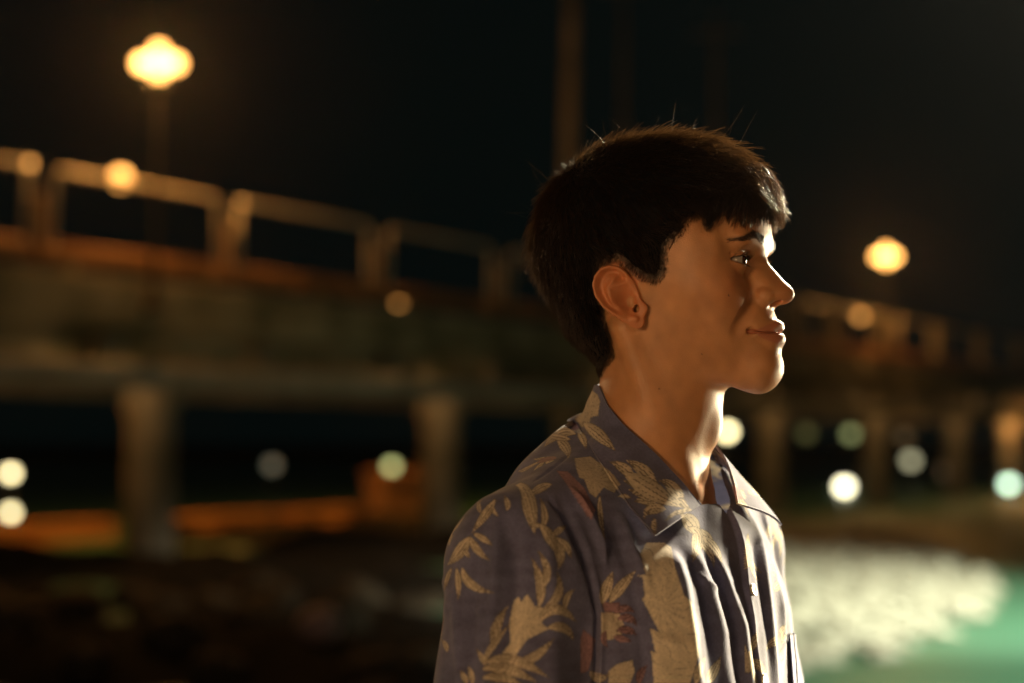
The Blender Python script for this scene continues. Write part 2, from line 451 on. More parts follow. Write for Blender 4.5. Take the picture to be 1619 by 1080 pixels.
# --- the printed pattern: pigment per vertex, drawn as curved leaves and petals
BASE = np.array([.128, .132, .235]); TAN = np.array([.62, .53, .41]); LIGHT = np.array([.72, .63, .49]); INK = np.array([.16, .11, .12]); ROSE = np.array([.34, .20, .23])
def Z1(*a): return [(690+x/3.6, 780+y/3.6) for x, y in a]
def Z2(*a): return [(820+x/3.857, 600+y/3.857) for x, y in a]
def Z3(*a): return [(920+x/4.32, 830+y/4.32) for x, y in a]
LEAVES = []
for pts, w in [(((150,430),(200,520),(325,565)),52),(((115,430),(125,520),(122,615)),36),(((85,430),(60,490),(45,560)),26),(((190,250),(240,330),(305,382)),46),
    (((215,230),(260,255),(325,300)),38),(((185,255),(120,350),(60,410)),70),(((150,320),(170,340),(190,372)),30),(((400,95),(405,60),(385,10)),36),
    (((350,130),(320,80),(345,40)),24),(((500,-20),(525,90),(560,235)),66),(((520,100),(560,170),(640,200)),30),(((610,185),(615,110),(592,25)),38),
    (((585,180),(640,230),(680,340)),46),(((660,240),(700,215),(742,183)),30),(((680,250),(730,300),(772,372)),36),(((665,280),(705,350),(692,435)),58),
    (((585,640),(590,500),(538,366)),58),(((612,530),(628,430),(572,320)),46),(((615,655),(695,570),(684,445)),52),(((735,655),(745,590),(792,545)),40),
    (((590,725),(680,660),(798,735)),62),(((640,765),(730,770),(782,842)),56),(((320,860),(350,740),(412,636)),56),(((290,960),(300,900),(420,740)),40),
    (((430,955),(540,940),(672,826)),58),(((290,960),(450,955),(642,1052)),66),(((270,1000),(400,1000),(575,1078)),66),(((270,1050),(380,1050),(500,1100)),56),
    (((275,975),(255,930),(228,885)),34),(((205,1085),(198,1030),(178,975)),36),(((172,1085),(160,1050),(132,1008)),38),(((60,900),(50,860),(25,830)),30),
    (((330,40),(300,90),(200,230)),50),(((250,110),(240,60),(262,40)),26)]: LEAVES.append((Z1(*pts), w/3.6, TAN))
for pts, w in [(((400,270),(480,330),(592,436)),76),(((690,600),(640,540),(553,503)),66),(((830,625),(740,540),(653,492)),76),(((990,765),(930,650),(858,620)),84),
    (((800,660),(720,640),(630,612)),50),(((820,712),(740,695),(665,668)),50),(((830,752),(760,740),(698,742)),48),(((890,790),(800,795),(768,852)),66),
    (((660,580),(850,700),(1000,780)),120),(((1040,795),(1000,745),(988,690)),34),(((1050,795),(960,815),(895,862)),28),(((832,850),(825,900),(842,945)),32),
    (((340,330),(250,330),(155,412)),66),(((240,370),(290,420),(302,482)),66),(((365,315),(395,370),(412,425)),46),(((310,365),(200,345),(145,332)),42),
    (((495,715),(500,840),(527,978)),34),(((680,722),(650,712),(598,715)),26),(((140,905),(160,830),(130,725)),44),(((135,890),(190,960),(240,1075)),66),
    (((205,955),(245,915),(292,893)),30),(((240,980),(290,1010),(322,1078)),40),(((195,640),(120,670),(55,720)),52),(((-10,640),(60,720),(100,945)),80),
    (((1000,830),(1060,890),(1090,970)),96),(((1065,950),(1080,1020),(1050,1085)),52),(((1080,920),(1150,980),(1190,1080)),74)]: LEAVES.append((Z2(*pts), w/3.857, TAN))
for pts, w, c in [(((140,530),(170,430),(213,312)),80,TAN),(((195,525),(270,420),(372,310)),74,TAN),(((225,600),(300,570),(362,602)),52,ROSE),(((250,640),(330,640),(374,690)),56,ROSE),
    (((245,720),(320,720),(374,757)),56,ROSE),(((220,765),(300,785),(344,792)),50,ROSE),(((160,730),(150,790),(182,838)),44,ROSE),(((390,1085),(405,1010),(452,958)),56,ROSE),
    (((60,1005),(120,1045),(185,1015)),66,TAN),(((730,20),(800,90),(755,255)),66,TAN),(((830,80),(910,170),(960,262)),66,TAN),(((815,130),(880,205),(902,292)),44,TAN),
    (((860,1085),(900,1000),(950,900)),70,TAN),(((780,1085),(800,1000),(845,900)),60,LIGHT)]: LEAVES.append((Z3(*pts), w/4.32, c))
BLOBS = [  # polygon, colour
    (Z1((440,610),(470,588),(482,618),(518,572),(560,640),(640,660),(600,740),(642,772),(520,830),(450,925),(330,965),(420,850),(412,740)), LIGHT),
    (Z2((410,35),(480,90),(497,130),(485,222),(440,230),(430,270),(385,292),(345,240),(390,150)), TAN),
    (Z2((350,540),(340,480),(440,468),(560,560),(622,640),(582,692),(520,660),(470,722),(430,690),(400,610),(370,600)), TAN),
    (Z2((230,556),(300,560),(400,660),(470,800),(440,860),(380,770),(300,650)), ROSE),
    (Z3((130,528),(262,530),(240,592),(160,602)), ROSE),
    (Z3((130,600),(250,595),(290,680),(270,760),(190,790),(130,760)), TAN),
    (Z3((-10,770),(10,715),(92,780),(72,900),(42,1000),(-10,1012)), ROSE),
    (Z3((180,1000),(240,950),(345,922),(362,1000),(330,1085),(180,1085)), TAN),
    (Z3((368,345),(412,360),(432,490),(408,500),(470,620),(528,732),(462,703),(502,872),(472,858),(490,1085),(740,1085),(800,900),(804,740),(762,540),(700,480),(640,300),(610,150),(560,120),(440,120),(398,200),(440,340)), LIGHT)]
def leaf_paint(P, C, L, w, col, idx=None):
    L = np.array(L, float)
    lo = L.min(0)-w; hi = L.max(0)+w
    m = np.where((P[:, 0] > lo[0]) & (P[:, 0] < hi[0]) & (P[:, 1] > lo[1]) & (P[:, 1] < hi[1]))[0]
    if len(m) == 0: return
    t = np.linspace(0, 1, 28)[:, None]
    ctrl = 2*L[1]-(L[0]+L[2])/2
    S = L[0]*(1-t)**2+2*t*(1-t)*ctrl+L[2]*t*t
    d, par, side = pline_dist(P[m], S)
    hw = w/2*np.sin(math.pi*np.clip(par*.95+.05, 0, 1)**.8)**1.0+.15
    ins = d < hw
    rel = d/np.maximum(hw, .3)
    k = 0.80+.24*np.cos(rel*1.6)+0.10*side*np.where(rel > .1, 1, 0)
    k *= 1-.10*(np.sin(par*w*1.5+rel*5*side) > .72)
    c = col*np.clip(k, .5, 1.15)[:, None]
    line = (np.abs(hw-d) < .95) | ((d < .8) & (par > .12) & (par < .92) & (w > 7)) | ((np.abs(rel-.52) < .5/np.maximum(hw, 1)) & (w > 12) & (par > .2) & (par < .85))
    c = np.where(line[:, None], c*.30+INK*.22, c)
    C[m[ins]] = c[ins]
def blob_paint(P, C, poly, col):
    poly = np.array(poly); lo = poly.min(0)-2; hi = poly.max(0)+2
    m = np.where((P[:, 0] > lo[0]) & (P[:, 0] < hi[0]) & (P[:, 1] > lo[1]) & (P[:, 1] < hi[1]))[0]
    if len(m) == 0: return
    d = poly_sd(P[m, 0], P[m, 1], poly)
    c0 = poly.mean(0); q = P[m]-c0; an = np.arctan2(q[:, 1], q[:, 0]); rr = np.hypot(q[:, 0], q[:, 1])
    k = .88+.05*np.sin(an*5+rr*.1) + .06*np.sin(an*17+rr*.05)
    veins = (np.abs(np.sin(an*9+rr*.16+1.5*np.sin(rr*.12))) < .10) & (rr > 4)
    c = col*k[:, None]; c = np.where((veins | (np.abs(d) < .8))[:, None], c*.62, c)
    C[m[d < 0]] = c[d < 0]
def paint_shirt(W, N, facing, seed=5, n_rand=260, pxmask=None):
    C = np.tile(BASE, (len(W), 1))
    C *= (1+.10*wav(W*1000, 12, 10, 60, seed))[:, None]
    P = proj(W)
    vd = CAM-W; vd /= np.linalg.norm(vd, axis=1, keepdims=True)
    vis = facing & (((N*vd).sum(1) > .2) | (pxmask is not None)) & (P[:, 1] < 1110) & (P[:, 0] > 660) & (P[:, 0] < (1178 if pxmask is None else pxmask))
    # elsewhere: the same motifs scattered over the cloth
    r = np.random.default_rng(seed)
    pick = r.permutation(len(W)); cent = []
    for i in pick[:6000]:
        if vis[i] and P[i, 0] > 690: continue
        if all(((W[i]-W[j])**2).sum() > .058**2 for j in cent): cent.append(i)
        if len(cent) > n_rand: break
    for i in cent:
        n = N[i]; u = np.cross(n, (0, 0, 1.0)); u /= np.linalg.norm(u)+1e-9; v = np.cross(u, n)
        D = (W-W[i]); m = np.where(((D**2).sum(1) < .055**2) & ((N@n) > .1) & ~vis)[0]
        if len(m) < 20: continue
        Q2 = np.stack([D[m]@u, D[m]@v], 1)/0.00055
        Cm = C[m]
        a0 = r.uniform(0, 6.28)
        for k in range(r.integers(5, 8)):
            a = a0+k*6.28/6+r.uniform(-.3, .3); ln = r.uniform(35, 75); b = a+r.uniform(-.5, .5)
            leaf_paint(Q2, Cm, [(8*math.cos(a), 8*math.sin(a)), (ln*.55*math.cos(a), ln*.55*math.sin(a)), (ln*math.cos(b), ln*math.sin(b))], r.uniform(11, 19), TAN)
        blob_paint(Q2, Cm, [(r.uniform(13, 22)*math.cos(t), r.uniform(13, 22)*math.sin(t)) for t in np.linspace(0, 6.0, 12)], [LIGHT, ROSE, TAN][r.integers(3)])
        C[m] = Cm
    iv = np.where(vis)[0]; Pv = P[iv]; Cv = C[iv]
    for poly, col in BLOBS: blob_paint(Pv, Cv, poly, col)
    for L, w, col in LEAVES: leaf_paint(Pv, Cv, L, w, col)
    d = np.hypot(((Pv[:, 0]*7.3) % 5)-2.5, ((Pv[:, 1]*1.0+Pv[:, 0]*.5) % 5.5)-2.7)
    C[iv] = Cv
    return C
def set_color(o, C):
    a = o.data.color_attributes.new('print', 'FLOAT_COLOR', 'POINT')
    a.data.foreach_set('color', np.concatenate([np.clip(C, .01, 1), np.ones((len(C), 1))], 1).astype(np.float32).ravel())

def grid_sheet(Pg, thick, N=None):
    """closed thin solid from an (a, b, 3) array of points"""
    a, b = Pg.shape[:2]
    du = np.gradient(Pg, axis=0); dv = np.gradient(Pg, axis=1)
    n = np.cross(du, dv); n /= np.linalg.norm(n, axis=2, keepdims=True)+1e-12
    top = (Pg+n*thick/2).reshape(-1, 3); bot = (Pg-n*thick/2).reshape(-1, 3)
    V = np.concatenate([top, bot]); M = a*b; F = []
    i = np.arange(a*b).reshape(a, b)
    q = np.stack([i[:-1, :-1], i[1:, :-1], i[1:, 1:], i[:-1, 1:]], -1).reshape(-1, 4)
    F = [q, q[:, ::-1]+M]
    def side(e):
        return np.stack([e[1:], e[:-1], e[:-1]+M, e[1:]+M], 1)
    F += [side(i[0]), side(i[-1][::-1]), side(i[:, 0][::-1]), side(i[:, -1])]
    return V, np.concatenate(F), np.concatenate([n.reshape(-1, 3)]*2)

def resample(L, n):
    L = np.array(L, float); s = np.concatenate([[0], np.cumsum(np.linalg.norm(np.diff(L, axis=0), axis=1))]); u = np.linspace(0, s[-1], n)
    return np.stack([np.interp(u, s, L[:, k]) for k in range(L.shape[1])], 1)
def smooth1(A, n=3, axis=0):
    for _ in range(n):
        B = A.copy()
        s0 = [slice(None)]*A.ndim; s1 = list(s0); s2 = list(s0)
        s0[axis] = slice(1, -1); s1[axis] = slice(0, -2); s2[axis] = slice(2, None)
        B[tuple(s0)] = (A[tuple(s0)]*2+A[tuple(s1)]+A[tuple(s2)])/4
        A = B
    return A

def build_collar(bvh):
    inner = resample([(948,609),(960,640),(986,672),(1040,722),(1080,765),(1107,799)], 90)
    outer = resample([(912,668),(932,705),(957,744),(992,797),(1035,848)], 90)
    nb = 44
    G = np.zeros((90, nb, 3))
    for j in range(nb):
        t = j/(nb-1)
        line = inner*(1-t)+outer*t
        for i in range(90):
            h = bvh.ray_cast(Vector(CAM), Vector(ray(*line[i])).normalized())
            if h[0] is None: G[i, j] = np.nan; continue
            dirn = np.array(ray(*line[i])); dirn /= np.linalg.norm(dirn)
            G[i, j] = np.array(h[0])
    # fill misses from neighbours
    for j in range(nb):
        ok = ~np.isnan(G[:, j, 0])
        for c in range(3): G[:, j, c] = np.interp(np.arange(90), np.where(ok)[0], G[ok, j, c])
    # depth only is smoothed: points stay on their sight lines
    D = np.linalg.norm(G-CAM, axis=2)
    D = smooth1(smooth1(D, 60, 0), 30, 1)
    for j in range(nb):
        t = j/(nb-1)
        line = inner*(1-t)+outer*t
        for i in range(90):
            d = ray(*line[i]); d = d/np.linalg.norm(d)
            off = 0.006 + .004*t + .003*math.sin(math.pi*t) + .005*sstep(.55, 1, i/89.)*(1-.3*t)
            G[i, j] = CAM+d*(D[i, j]-off)
    T = w2tor(G)
    # round the back of the neck to the mirrored far side
    nk = 40; back = np.zeros((nk, nb, 3)); axp = np.array([-34.0, 0])
    for j in range(nb):
        a = T[0, j]; r0 = math.hypot(a[0]-axp[0], a[1]); p0 = math.atan2(a[1], a[0]-axp[0]) % (2*math.pi)
        for k in range(nk):
            u = k/(nk-1); ph = math.pi*(1-u)+p0*u
            dv = np.array([math.cos(ph), math.sin(ph), 0])
            o = np.array([axp[0], axp[1], a[2]])+dv*320
            h = bvh.ray_cast(Vector(tor2w(o)), Vector(-dv @ TM))
            rad = np.linalg.norm(w2tor(np.array(h[0]))[:2]-axp)+6 if h[0] is not None else r0
            back[k, j] = (axp[0]+dv[0]*rad, dv[1]*rad, a[2]+3*(1-u))
            if u > .75: back[k, j] = back[k, j]*(1-sstep(.75, 1, u))+np.array([axp[0]+dv[0]*r0, dv[1]*r0, a[2]])*sstep(.75, 1, u)
    back = smooth1(smooth1(back, 30, 0), 20, 1)
    half = np.concatenate([back[:-1], T], 0)
    half = smooth1(half, 4, 0)
    far = half[::-1]*np.array([1, -1, 1])
    u = np.linspace(1, 0, len(far))[:, None]; far[..., 0] += 9*sstep(.45, .8, u); far[..., 1] += 3*sstep(.45, .8, u)
    whole = np.concatenate([far[:-1], half], 0)
    return tor2w(whole)

# ------------------------------------------------------------------ strands
def strands(P, r0, r1=None):
    """3-sided tubes along P (S, K, 3) in metres"""
    S, K, _ = P.shape
    T = P[:, -1]-P[:, 0]; T /= np.linalg.norm(T, axis=1, keepdims=True)+1e-12
    R_ = rng.normal(size=(S, 3)); n1 = np.cross(T, R_); n1 /= np.linalg.norm(n1, axis=1, keepdims=True)+1e-12; n2 = np.cross(T, n1)
    rad = np.linspace(1, .25, K)[None, :]*np.broadcast_to(np.asarray(r0), (S,))[:, None]
    V = np.zeros((S, K, 3, 3))
    for a in range(3):
        c, s = math.cos(a*2.0944), math.sin(a*2.0944)
        V[:, :, a] = P+rad[..., None]*(c*n1+s*n2)[:, None, :]
    base = (np.arange(S)*K*3)[:, None, None]+ (np.arange(K-1)*3)[None, :, None]
    F = []
    for a in range(3):
        b = (a+1) % 3
        F.append(np.stack([base[..., 0]+a, base[..., 0]+b, base[..., 0]+3+b, base[..., 0]+3+a], -1).reshape(-1, 4))
    return V.reshape(-1, 3), np.concatenate(F)

def quad_path(a, b, c, K):
    t = np.linspace(0, 1, K)[None, :, None]
    return a[:, None]*(1-t)**2+2*t*(1-t)*b[:, None]+c[:, None]*t*t

def hair_sets(HV, HN, bvh_local):
    out = {}
    e2 = poly_sd(HV[:, 0], HV[:, 2], HAIRLINE)
    idx = np.where(e2 < -1.5)[0]
    pick = rng.choice(idx, 19000)
    p = HV[pick]; n = HN[pick]; S = len(p)
    W = np.array([-78, 0, 92.])
    v = p-W+np.array([0, 0, 0.])
    v[:, 2] -= 28*sstep(85, 30, p[:, 2]); v[:, 1] *= np.where(p[:, 2] > 60, .6, 1)
    v += np.array([18, 0, 0])*sstep(-20, 60, p[:, 0])[:, None]
    v -= (v*n).sum(1, keepdims=True)*n
    v /= np.linalg.norm(v, axis=1, keepdims=True)+1e-6
    v += rng.normal(0, .16, (S, 3)); 
    d = -e2[pick]
    L = np.interp(p[:, 2], [-100, -60, -10, 40, 90, 120], [5, 9, 12, 16, 19, 20])*rng.uniform(.6, 1.25, S)*np.clip(d/14, .35, 1)
    lift = np.interp(p[:, 2], [-100, -20, 60, 110], [.12, .13, .19, .27])*rng.uniform(.3, 1.5, S)
    wd = np.linalg.norm(p-W, axis=1); L *= np.interp(wd, [0, 14, 30], [.25, .5, 1]); lift *= np.interp(wd, [0, 25], [.3, 1])
    root = p-n*2.5
    mid = p+v*(L*.5)[:, None]+n*(lift*L*.6)[:, None]
    tip = p+v*L[:, None]+n*(lift*L*.75)[:, None]
    tip[:, 2] -= .06*L
    out['hair_strands'] = (quad_path(root, mid, tip, 6), rng.uniform(.16, .30, S)*np.where(rng.uniform(size=S) < .3, 1.9, 1))
    # fringe: clumped locks over the forehead
    m = np.where((HV[:, 0] > 48) & (e2 < -1) & (e2 > -26) & (HV[:, 2] > 36))[0]
    pick = rng.choice(m, 1700); p = HV[pick]; n = HN[pick]; S = len(p)
    yy = np.abs(p[:, 1])
    cl = np.round((p[:, 1]+rng.normal(0, 1.4, S))/7.5)*7.5
    ty = p[:, 1]*.24+cl*.76
    jag = np.sin(cl*1.7)*4.2+np.sin(cl*.61+1)*3.2
    tx = np.interp(yy, [0, 20, 35, 50, 60], [113.5, 110, 101, 84, 66])
    tz = 34+jag+rng.normal(0, 2.6, S)+np.interp(yy, [0, 25, 55], [2, -2, -6])
    tip = np.stack([tx+rng.normal(0, 1.8, S), ty+rng.normal(0, .8, S), tz], 1)
    mid = np.stack([np.maximum(p[:, 0]+7, tx+2+rng.normal(0, 2, S)), (p[:, 1]+ty)/2, np.maximum(p[:, 2]-4, (p[:, 2]+tz)/2+5)], 1)
    out['fringe'] = (quad_path(p-n*2, mid, tip, 8), rng.uniform(.2, .5, S))
    # brushed-forward front edge that stands off the brow
    S = 700; y0 = rng.uniform(-50, 50, S); z0 = rng.uniform(52, 100, S)
    q = []
    for i in range(S):
        h = bvh_local.find_nearest(Vector((130-(z0[i]-60)*.9, y0[i], z0[i])))
        q.append(list(h[0]))
    p = np.array(q); L = rng.uniform(12, 24, S)
    dirv = np.stack([np.full(S, .75), p[:, 1]/160+rng.normal(0, .12, S), -.55+rng.normal(0, .22, S)], 1)
    tip = p+dirv*L[:, None]; mid = p+dirv*L[:, None]*.5+np.array([2.0, 0, 2.6])
    out['front_strands'] = (quad_path(p-np.array([3, 0, 1]), mid, tip, 6), rng.uniform(.2, .5, S))
    # loose tuft behind the crown
    S = 520; y0 = rng.normal(0, 26, S); z0 = rng.uniform(-14, 62, S); q = []
    for i in range(S): q.append(list(bvh_local.find_nearest(Vector((-150, y0[i], z0[i])))[0]))
    p = np.array(q); L = rng.uniform(10, 26, S)*np.interp(z0, [-14, 20, 62], [.5, 1, .8])
    tip = p+np.stack([-.55*L+rng.normal(0, 2, S), rng.normal(0, 3, S), -.75*L], 1)
    mid = p+np.stack([-.62*L, rng.normal(0, 1, S), -.15*L], 1)
    out['crown_tuft'] = (quad_path(p+np.array([4, 0, 2]), mid, tip, 6), rng.uniform(.12, .24, S))
    # upright ends along the crown and the back
    m = np.where((e2 < -16) & ((HV[:, 2] > 62) | (HV[:, 0] < -70)) & (HV[:, 2] > -30))[0]
    pick = rng.choice(m, 1500); p = HV[pick]; n = HN[pick]; S = len(p)
    v = p-W; v -= (v*n).sum(1, keepdims=True)*n; v /= np.linalg.norm(v, axis=1, keepdims=True)+1e-6
    L = rng.uniform(6, 14, S); a_ = rng.uniform(.35, 1.0, S)
    tip = p+v*(L*.8)[:, None]+n*(L*a_*.75)[:, None]+rng.normal(0, 1.2, (S, 3))
    out['upright_strands'] = (quad_path(p-n*2, p+v*(L*.25)[:, None]+n*(L*a_*.5)[:, None], tip, 5), rng.uniform(.14, .26, S))
    # flyaways
    S = 90; pick = rng.choice(np.where((HV[:, 2] > 20))[0], S); p = HV[pick]; n = HN[pick]
    L = rng.uniform(14, 34, S); dv = n*.7+rng.normal(0, .45, (S, 3))
    out['flyaway_strands'] = (quad_path(p, p+dv*L[:, None]*.5, p+dv*L[:, None]*.9+rng.normal(0, 4, (S, 3)), 7), np.full(S, .10))
    return out

def edge_sets(V, N):
    e2 = poly_sd(V[:, 0], V[:, 2], HAIRLINE)
    m = np.where((e2 < 1.0) & (e2 > -13) & (V[:, 2] < 58) & (np.abs(V[:, 1]) < 74) & (V[:, 2] > -104))[0]
    pick = rng.choice(m, 8000); p = V[pick].astype(float); n = N[pick]; S = len(p); e = e2[pick]
    v = np.stack([np.where(p[:, 0] > 15, -.25, -.5), np.zeros(S), -np.ones(S)], 1)+rng.normal(0, .18, (S, 3))
    v -= (v*n).sum(1, keepdims=True)*n; v /= np.linalg.norm(v, axis=1, keepdims=True)+1e-6
    L = rng.uniform(2.5, 5, S)+np.clip(-e, 0, 12)*.45
    return quad_path(p-n*.5, p+v*(L*.5)[:, None]+n*(L*.22)[:, None], p+v*L[:, None]+n*(L*.25)[:, None], 5), rng.uniform(.12, .22, S)
def brow_sets(bvh_head):
    out = []
    for s in (-1, 1):
        S = 760; t = rng.uniform(.05, 1, S)
        c = np.stack([np.interp(t, [0, .45, 1], [94, 84, 68]), np.interp(t, [0, .45, 1], [16, 36, 52]), np.interp(t, [0, .45, 1], [13.5, 18.0, 12.5])], 1)
        c[:, 2] += rng.uniform(-3.5, 3.2, S)*np.interp(t, [0, .3, 1], [1.1, 1.1, .5]); c[:, 1] *= s
        P0 = []; N0 = []
        for q in c:
            h = bvh_head.ray_cast(Vector((150, q[1], q[2])), Vector((-1, 0, 0))); P0.append(list(h[0])); N0.append(list(h[1]))
        P0 = np.array(P0); N0 = np.array(N0)
        dv = np.stack([-.55*np.ones(S), s*.75*np.ones(S), np.interp(t, [0, .5, 1], [.45, .12, -.3])], 1)+rng.normal(0, .12, (S, 3))
        dv -= (dv*N0).sum(1, keepdims=True)*N0; dv /= np.linalg.norm(dv, axis=1, keepdims=True)
        L = rng.uniform(3.5, 6.0, S)
        P = quad_path(P0-N0*.3, P0+dv*L[:, None]*.5+N0*.9, P0+dv*L[:, None]+N0*.7, 5)
        out.append((P, np.full(S, .125)))
    return out
def lash_sets():
    out = []
    for s in (-1, 1):
        for up in (1, 0):
            S = 110 if up else 60; t = rng.uniform(-.92, .98, S)
            y = .6+np.where(t < 0, t*13.2, t*15.2)
            z = -.6+(4.5*np.clip(1-np.abs(t)**2, 0, 1)**.8+.2+.8*t if up else -3.1*np.clip(1-np.abs(t)**2.2, 0, 1)+.6*t)
            x = np.sqrt(np.maximum(13.3**2-y**2-z**2, 4))
            p = np.stack([EYE[0]+x, s*(EYE[1]+y), EYE[2]+z], 1)
            L = rng.uniform(5.5, 8.5, S) if up else rng.uniform(2.5, 4, S)
            dv = np.stack([np.full(S, .85), s*(.15+.5*t), np.full(S, .15 if up else -.35)], 1)+rng.normal(0, .08, (S, 3))
            tip = p+dv*L[:, None]+np.array([0, 0, 2.2 if up else -.6])
            out.append((quad_path(p-dv*.5, p+dv*L[:, None]*.55+np.array([0, 0, -.6 if up else 0]), tip, 6), np.full(S, .11)))
    return out

# ------------------------------------------------------------------ materials
def mat(name, col=(.5, .5, .5), rough=.7, **kw):
    m = bpy.data.materials.new(name); m.use_nodes = True
    b = m.node_tree.nodes['Principled BSDF']
    b.inputs['Base Color'].default_value = (*col, 1); b.inputs['Roughness'].default_value = rough
    for k, v in kw.items(): b.inputs[k.replace('_', ' ')].default_value = v
    return m
def noisy(m, c1, c2, scale, detail=6, bump=0.0, bscale=None, rough=None, dist=.02):
    nt = m.node_tree; b = nt.nodes['Principled BSDF']
    tc = nt.nodes.new('ShaderNodeTexCoord'); n = nt.nodes.new('ShaderNodeTexNoise'); n.inputs['Scale'].default_value = scale; n.inputs['Detail'].default_value = detail
    nt.links.new(tc.outputs['Object'], n.inputs['Vector'])
    r = nt.nodes.new('ShaderNodeValToRGB'); r.color_ramp.elements[0].color = (*c1, 1); r.color_ramp.elements[1].color = (*c2, 1)
    r.color_ramp.elements[0].position = .35; r.color_ramp.elements[1].position = .68
    nt.links.new(n.outputs['Fac'], r.inputs[0]); nt.links.new(r.outputs[0], b.inputs['Base Color'])
    if bump:
        n2 = nt.nodes.new('ShaderNodeTexNoise'); n2.inputs['Scale'].default_value = bscale or scale*3; n2.inputs['Detail'].default_value = 5
        nt.links.new(tc.outputs['Object'], n2.inputs['Vector'])
        bp = nt.nodes.new('ShaderNodeBump'); bp.inputs['Strength'].default_value = bump; bp.inputs['Distance'].default_value = dist
        nt.links.new(n2.outputs['Fac'], bp.inputs['Height']); nt.links.new(bp.outputs[0], b.inputs['Normal'])
    return m
def emat(name, col, strength):
    m = bpy.data.materials.new(name); m.use_nodes = True
    b = m.node_tree.nodes['Principled BSDF']
    b.inputs['Base Color'].default_value = (.8, .8, .8, 1); b.inputs['Emission Color'].default_value = (*col, 1); b.inputs['Emission Strength'].default_value = strength
    m.cycles.emission_sampling = 'NONE'
    return m

M_concrete = noisy(mat('weathered concrete'), (.16, .14, .10), (.36, .31, .24), 1.1, 8, .5, 9)
M_fascia = noisy(mat('mossy concrete'), (.10, .10, .055), (.46, .39, .27), .9, 8, .5, 8)
M_kerb = noisy(mat('orange lit kerb tone'), (.16, .08, .03), (.42, .21, .08), 1.1, 6, .3, 9)  # orange lamplight on the kerb is put into its colour
M_rail = noisy(mat('painted rail', rough=.45), (.42, .37, .30), (.6, .54, .45), 3, 4, .1, 30)
M_post = noisy(mat('rust brown post', rough=.5), (.20, .12, .07), (.30, .19, .11), 4, 4, .1, 30)
M_dark = mat('dark metal', (.015, .015, .015), .5)
M_rock = noisy(mat('wet shore rock', rough=.8, Specular_IOR_Level=.2), (.018, .016, .012), (.12, .09, .06), 2.5, 8, .7, 9, dist=.05)
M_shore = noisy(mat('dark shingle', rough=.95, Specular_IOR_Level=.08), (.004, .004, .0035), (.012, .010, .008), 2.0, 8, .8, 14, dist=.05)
M_quay = noisy(mat('quay concrete'), (.16, .14, .12), (.28, .25, .21), 2, 8, .4, 18)
M_black = mat('black hull paint', (.02, .022, .025), .4)
M_box = noisy(mat('orange lit box tone'), (.20, .10, .05), (.34, .19, .10), 2, 5, .2, 12)  # warm lamplight on the box is painted into its colour
M_orange = noisy(mat('orange lit concrete'), (.30, .12, .03), (.5, .24, .08), 1.5, 6, .3, 9)  # orange lamp glow painted into the footing concrete
M_pale = noisy(mat('pale concrete'), (.34, .32, .28), (.55, .52, .46), 1.4, 6, .3, 9)
M_pink = noisy(mat('faded plastic'), (.35, .24, .26), (.5, .38, .38), 4, 4)

def skin_mat():
    m = mat('skin', (.5, .3, .2), .46); nt = m.node_tree; b = nt.nodes['Principled BSDF']
    a = nt.nodes.new('ShaderNodeVertexColor'); a.layer_name = 'print'
    tc = nt.nodes.new('ShaderNodeTexCoord')
    n = nt.nodes.new('ShaderNodeTexNoise'); n.inputs['Scale'].default_value = 60; n.inputs['Detail'].default_value = 6
    nt.links.new(tc.outputs['Object'], n.inputs['Vector'])
    mx = nt.nodes.new('ShaderNodeMixRGB'); mx.blend_type = 'MULTIPLY'; mx.inputs[0].default_value = 1
    r = nt.nodes.new('ShaderNodeValToRGB'); r.color_ramp.elements[0].color = (.76, .69, .66, 1); r.color_ramp.elements[1].color = (1.12, 1.09, 1.06, 1)
    nt.links.new(n.outputs['Fac'], r.inputs[0]); nt.links.new(a.outputs[0], mx.inputs[1]); nt.links.new(r.outputs[0], mx.inputs[2]); nt.links.new(mx.outputs[0], b.inputs['Base Color'])
    v = nt.nodes.new('ShaderNodeTexVoronoi'); v.inputs['Scale'].default_value = 900
    n2 = nt.nodes.new('ShaderNodeTexNoise'); n2.inputs['Scale'].default_value = 350; n2.inputs['Detail'].default_value = 4
    nt.links.new(tc.outputs['Object'], v.inputs['Vector']); nt.links.new(tc.outputs['Object'], n2.inputs['Vector'])
    ad = nt.nodes.new('ShaderNodeMath'); ad.operation = 'ADD'; nt.links.new(v.outputs['Distance'], ad.inputs[0]); nt.links.new(n2.outputs['Fac'], ad.inputs[1])
    bp = nt.nodes.new('ShaderNodeBump'); bp.inputs['Strength'].default_value = .2; bp.inputs['Distance'].default_value = .0006
    nt.links.new(ad.outputs[0], bp.inputs['Height']); nt.links.new(bp.outputs[0], b.inputs['Normal'])
    b.inputs['Subsurface Weight'].default_value = .28; b.inputs['Subsurface Radius'].default_value = (1, .36, .2); b.inputs['Subsurface Scale'].default_value = .0035
    b.inputs['Specular IOR Level'].default_value = .45
    return m
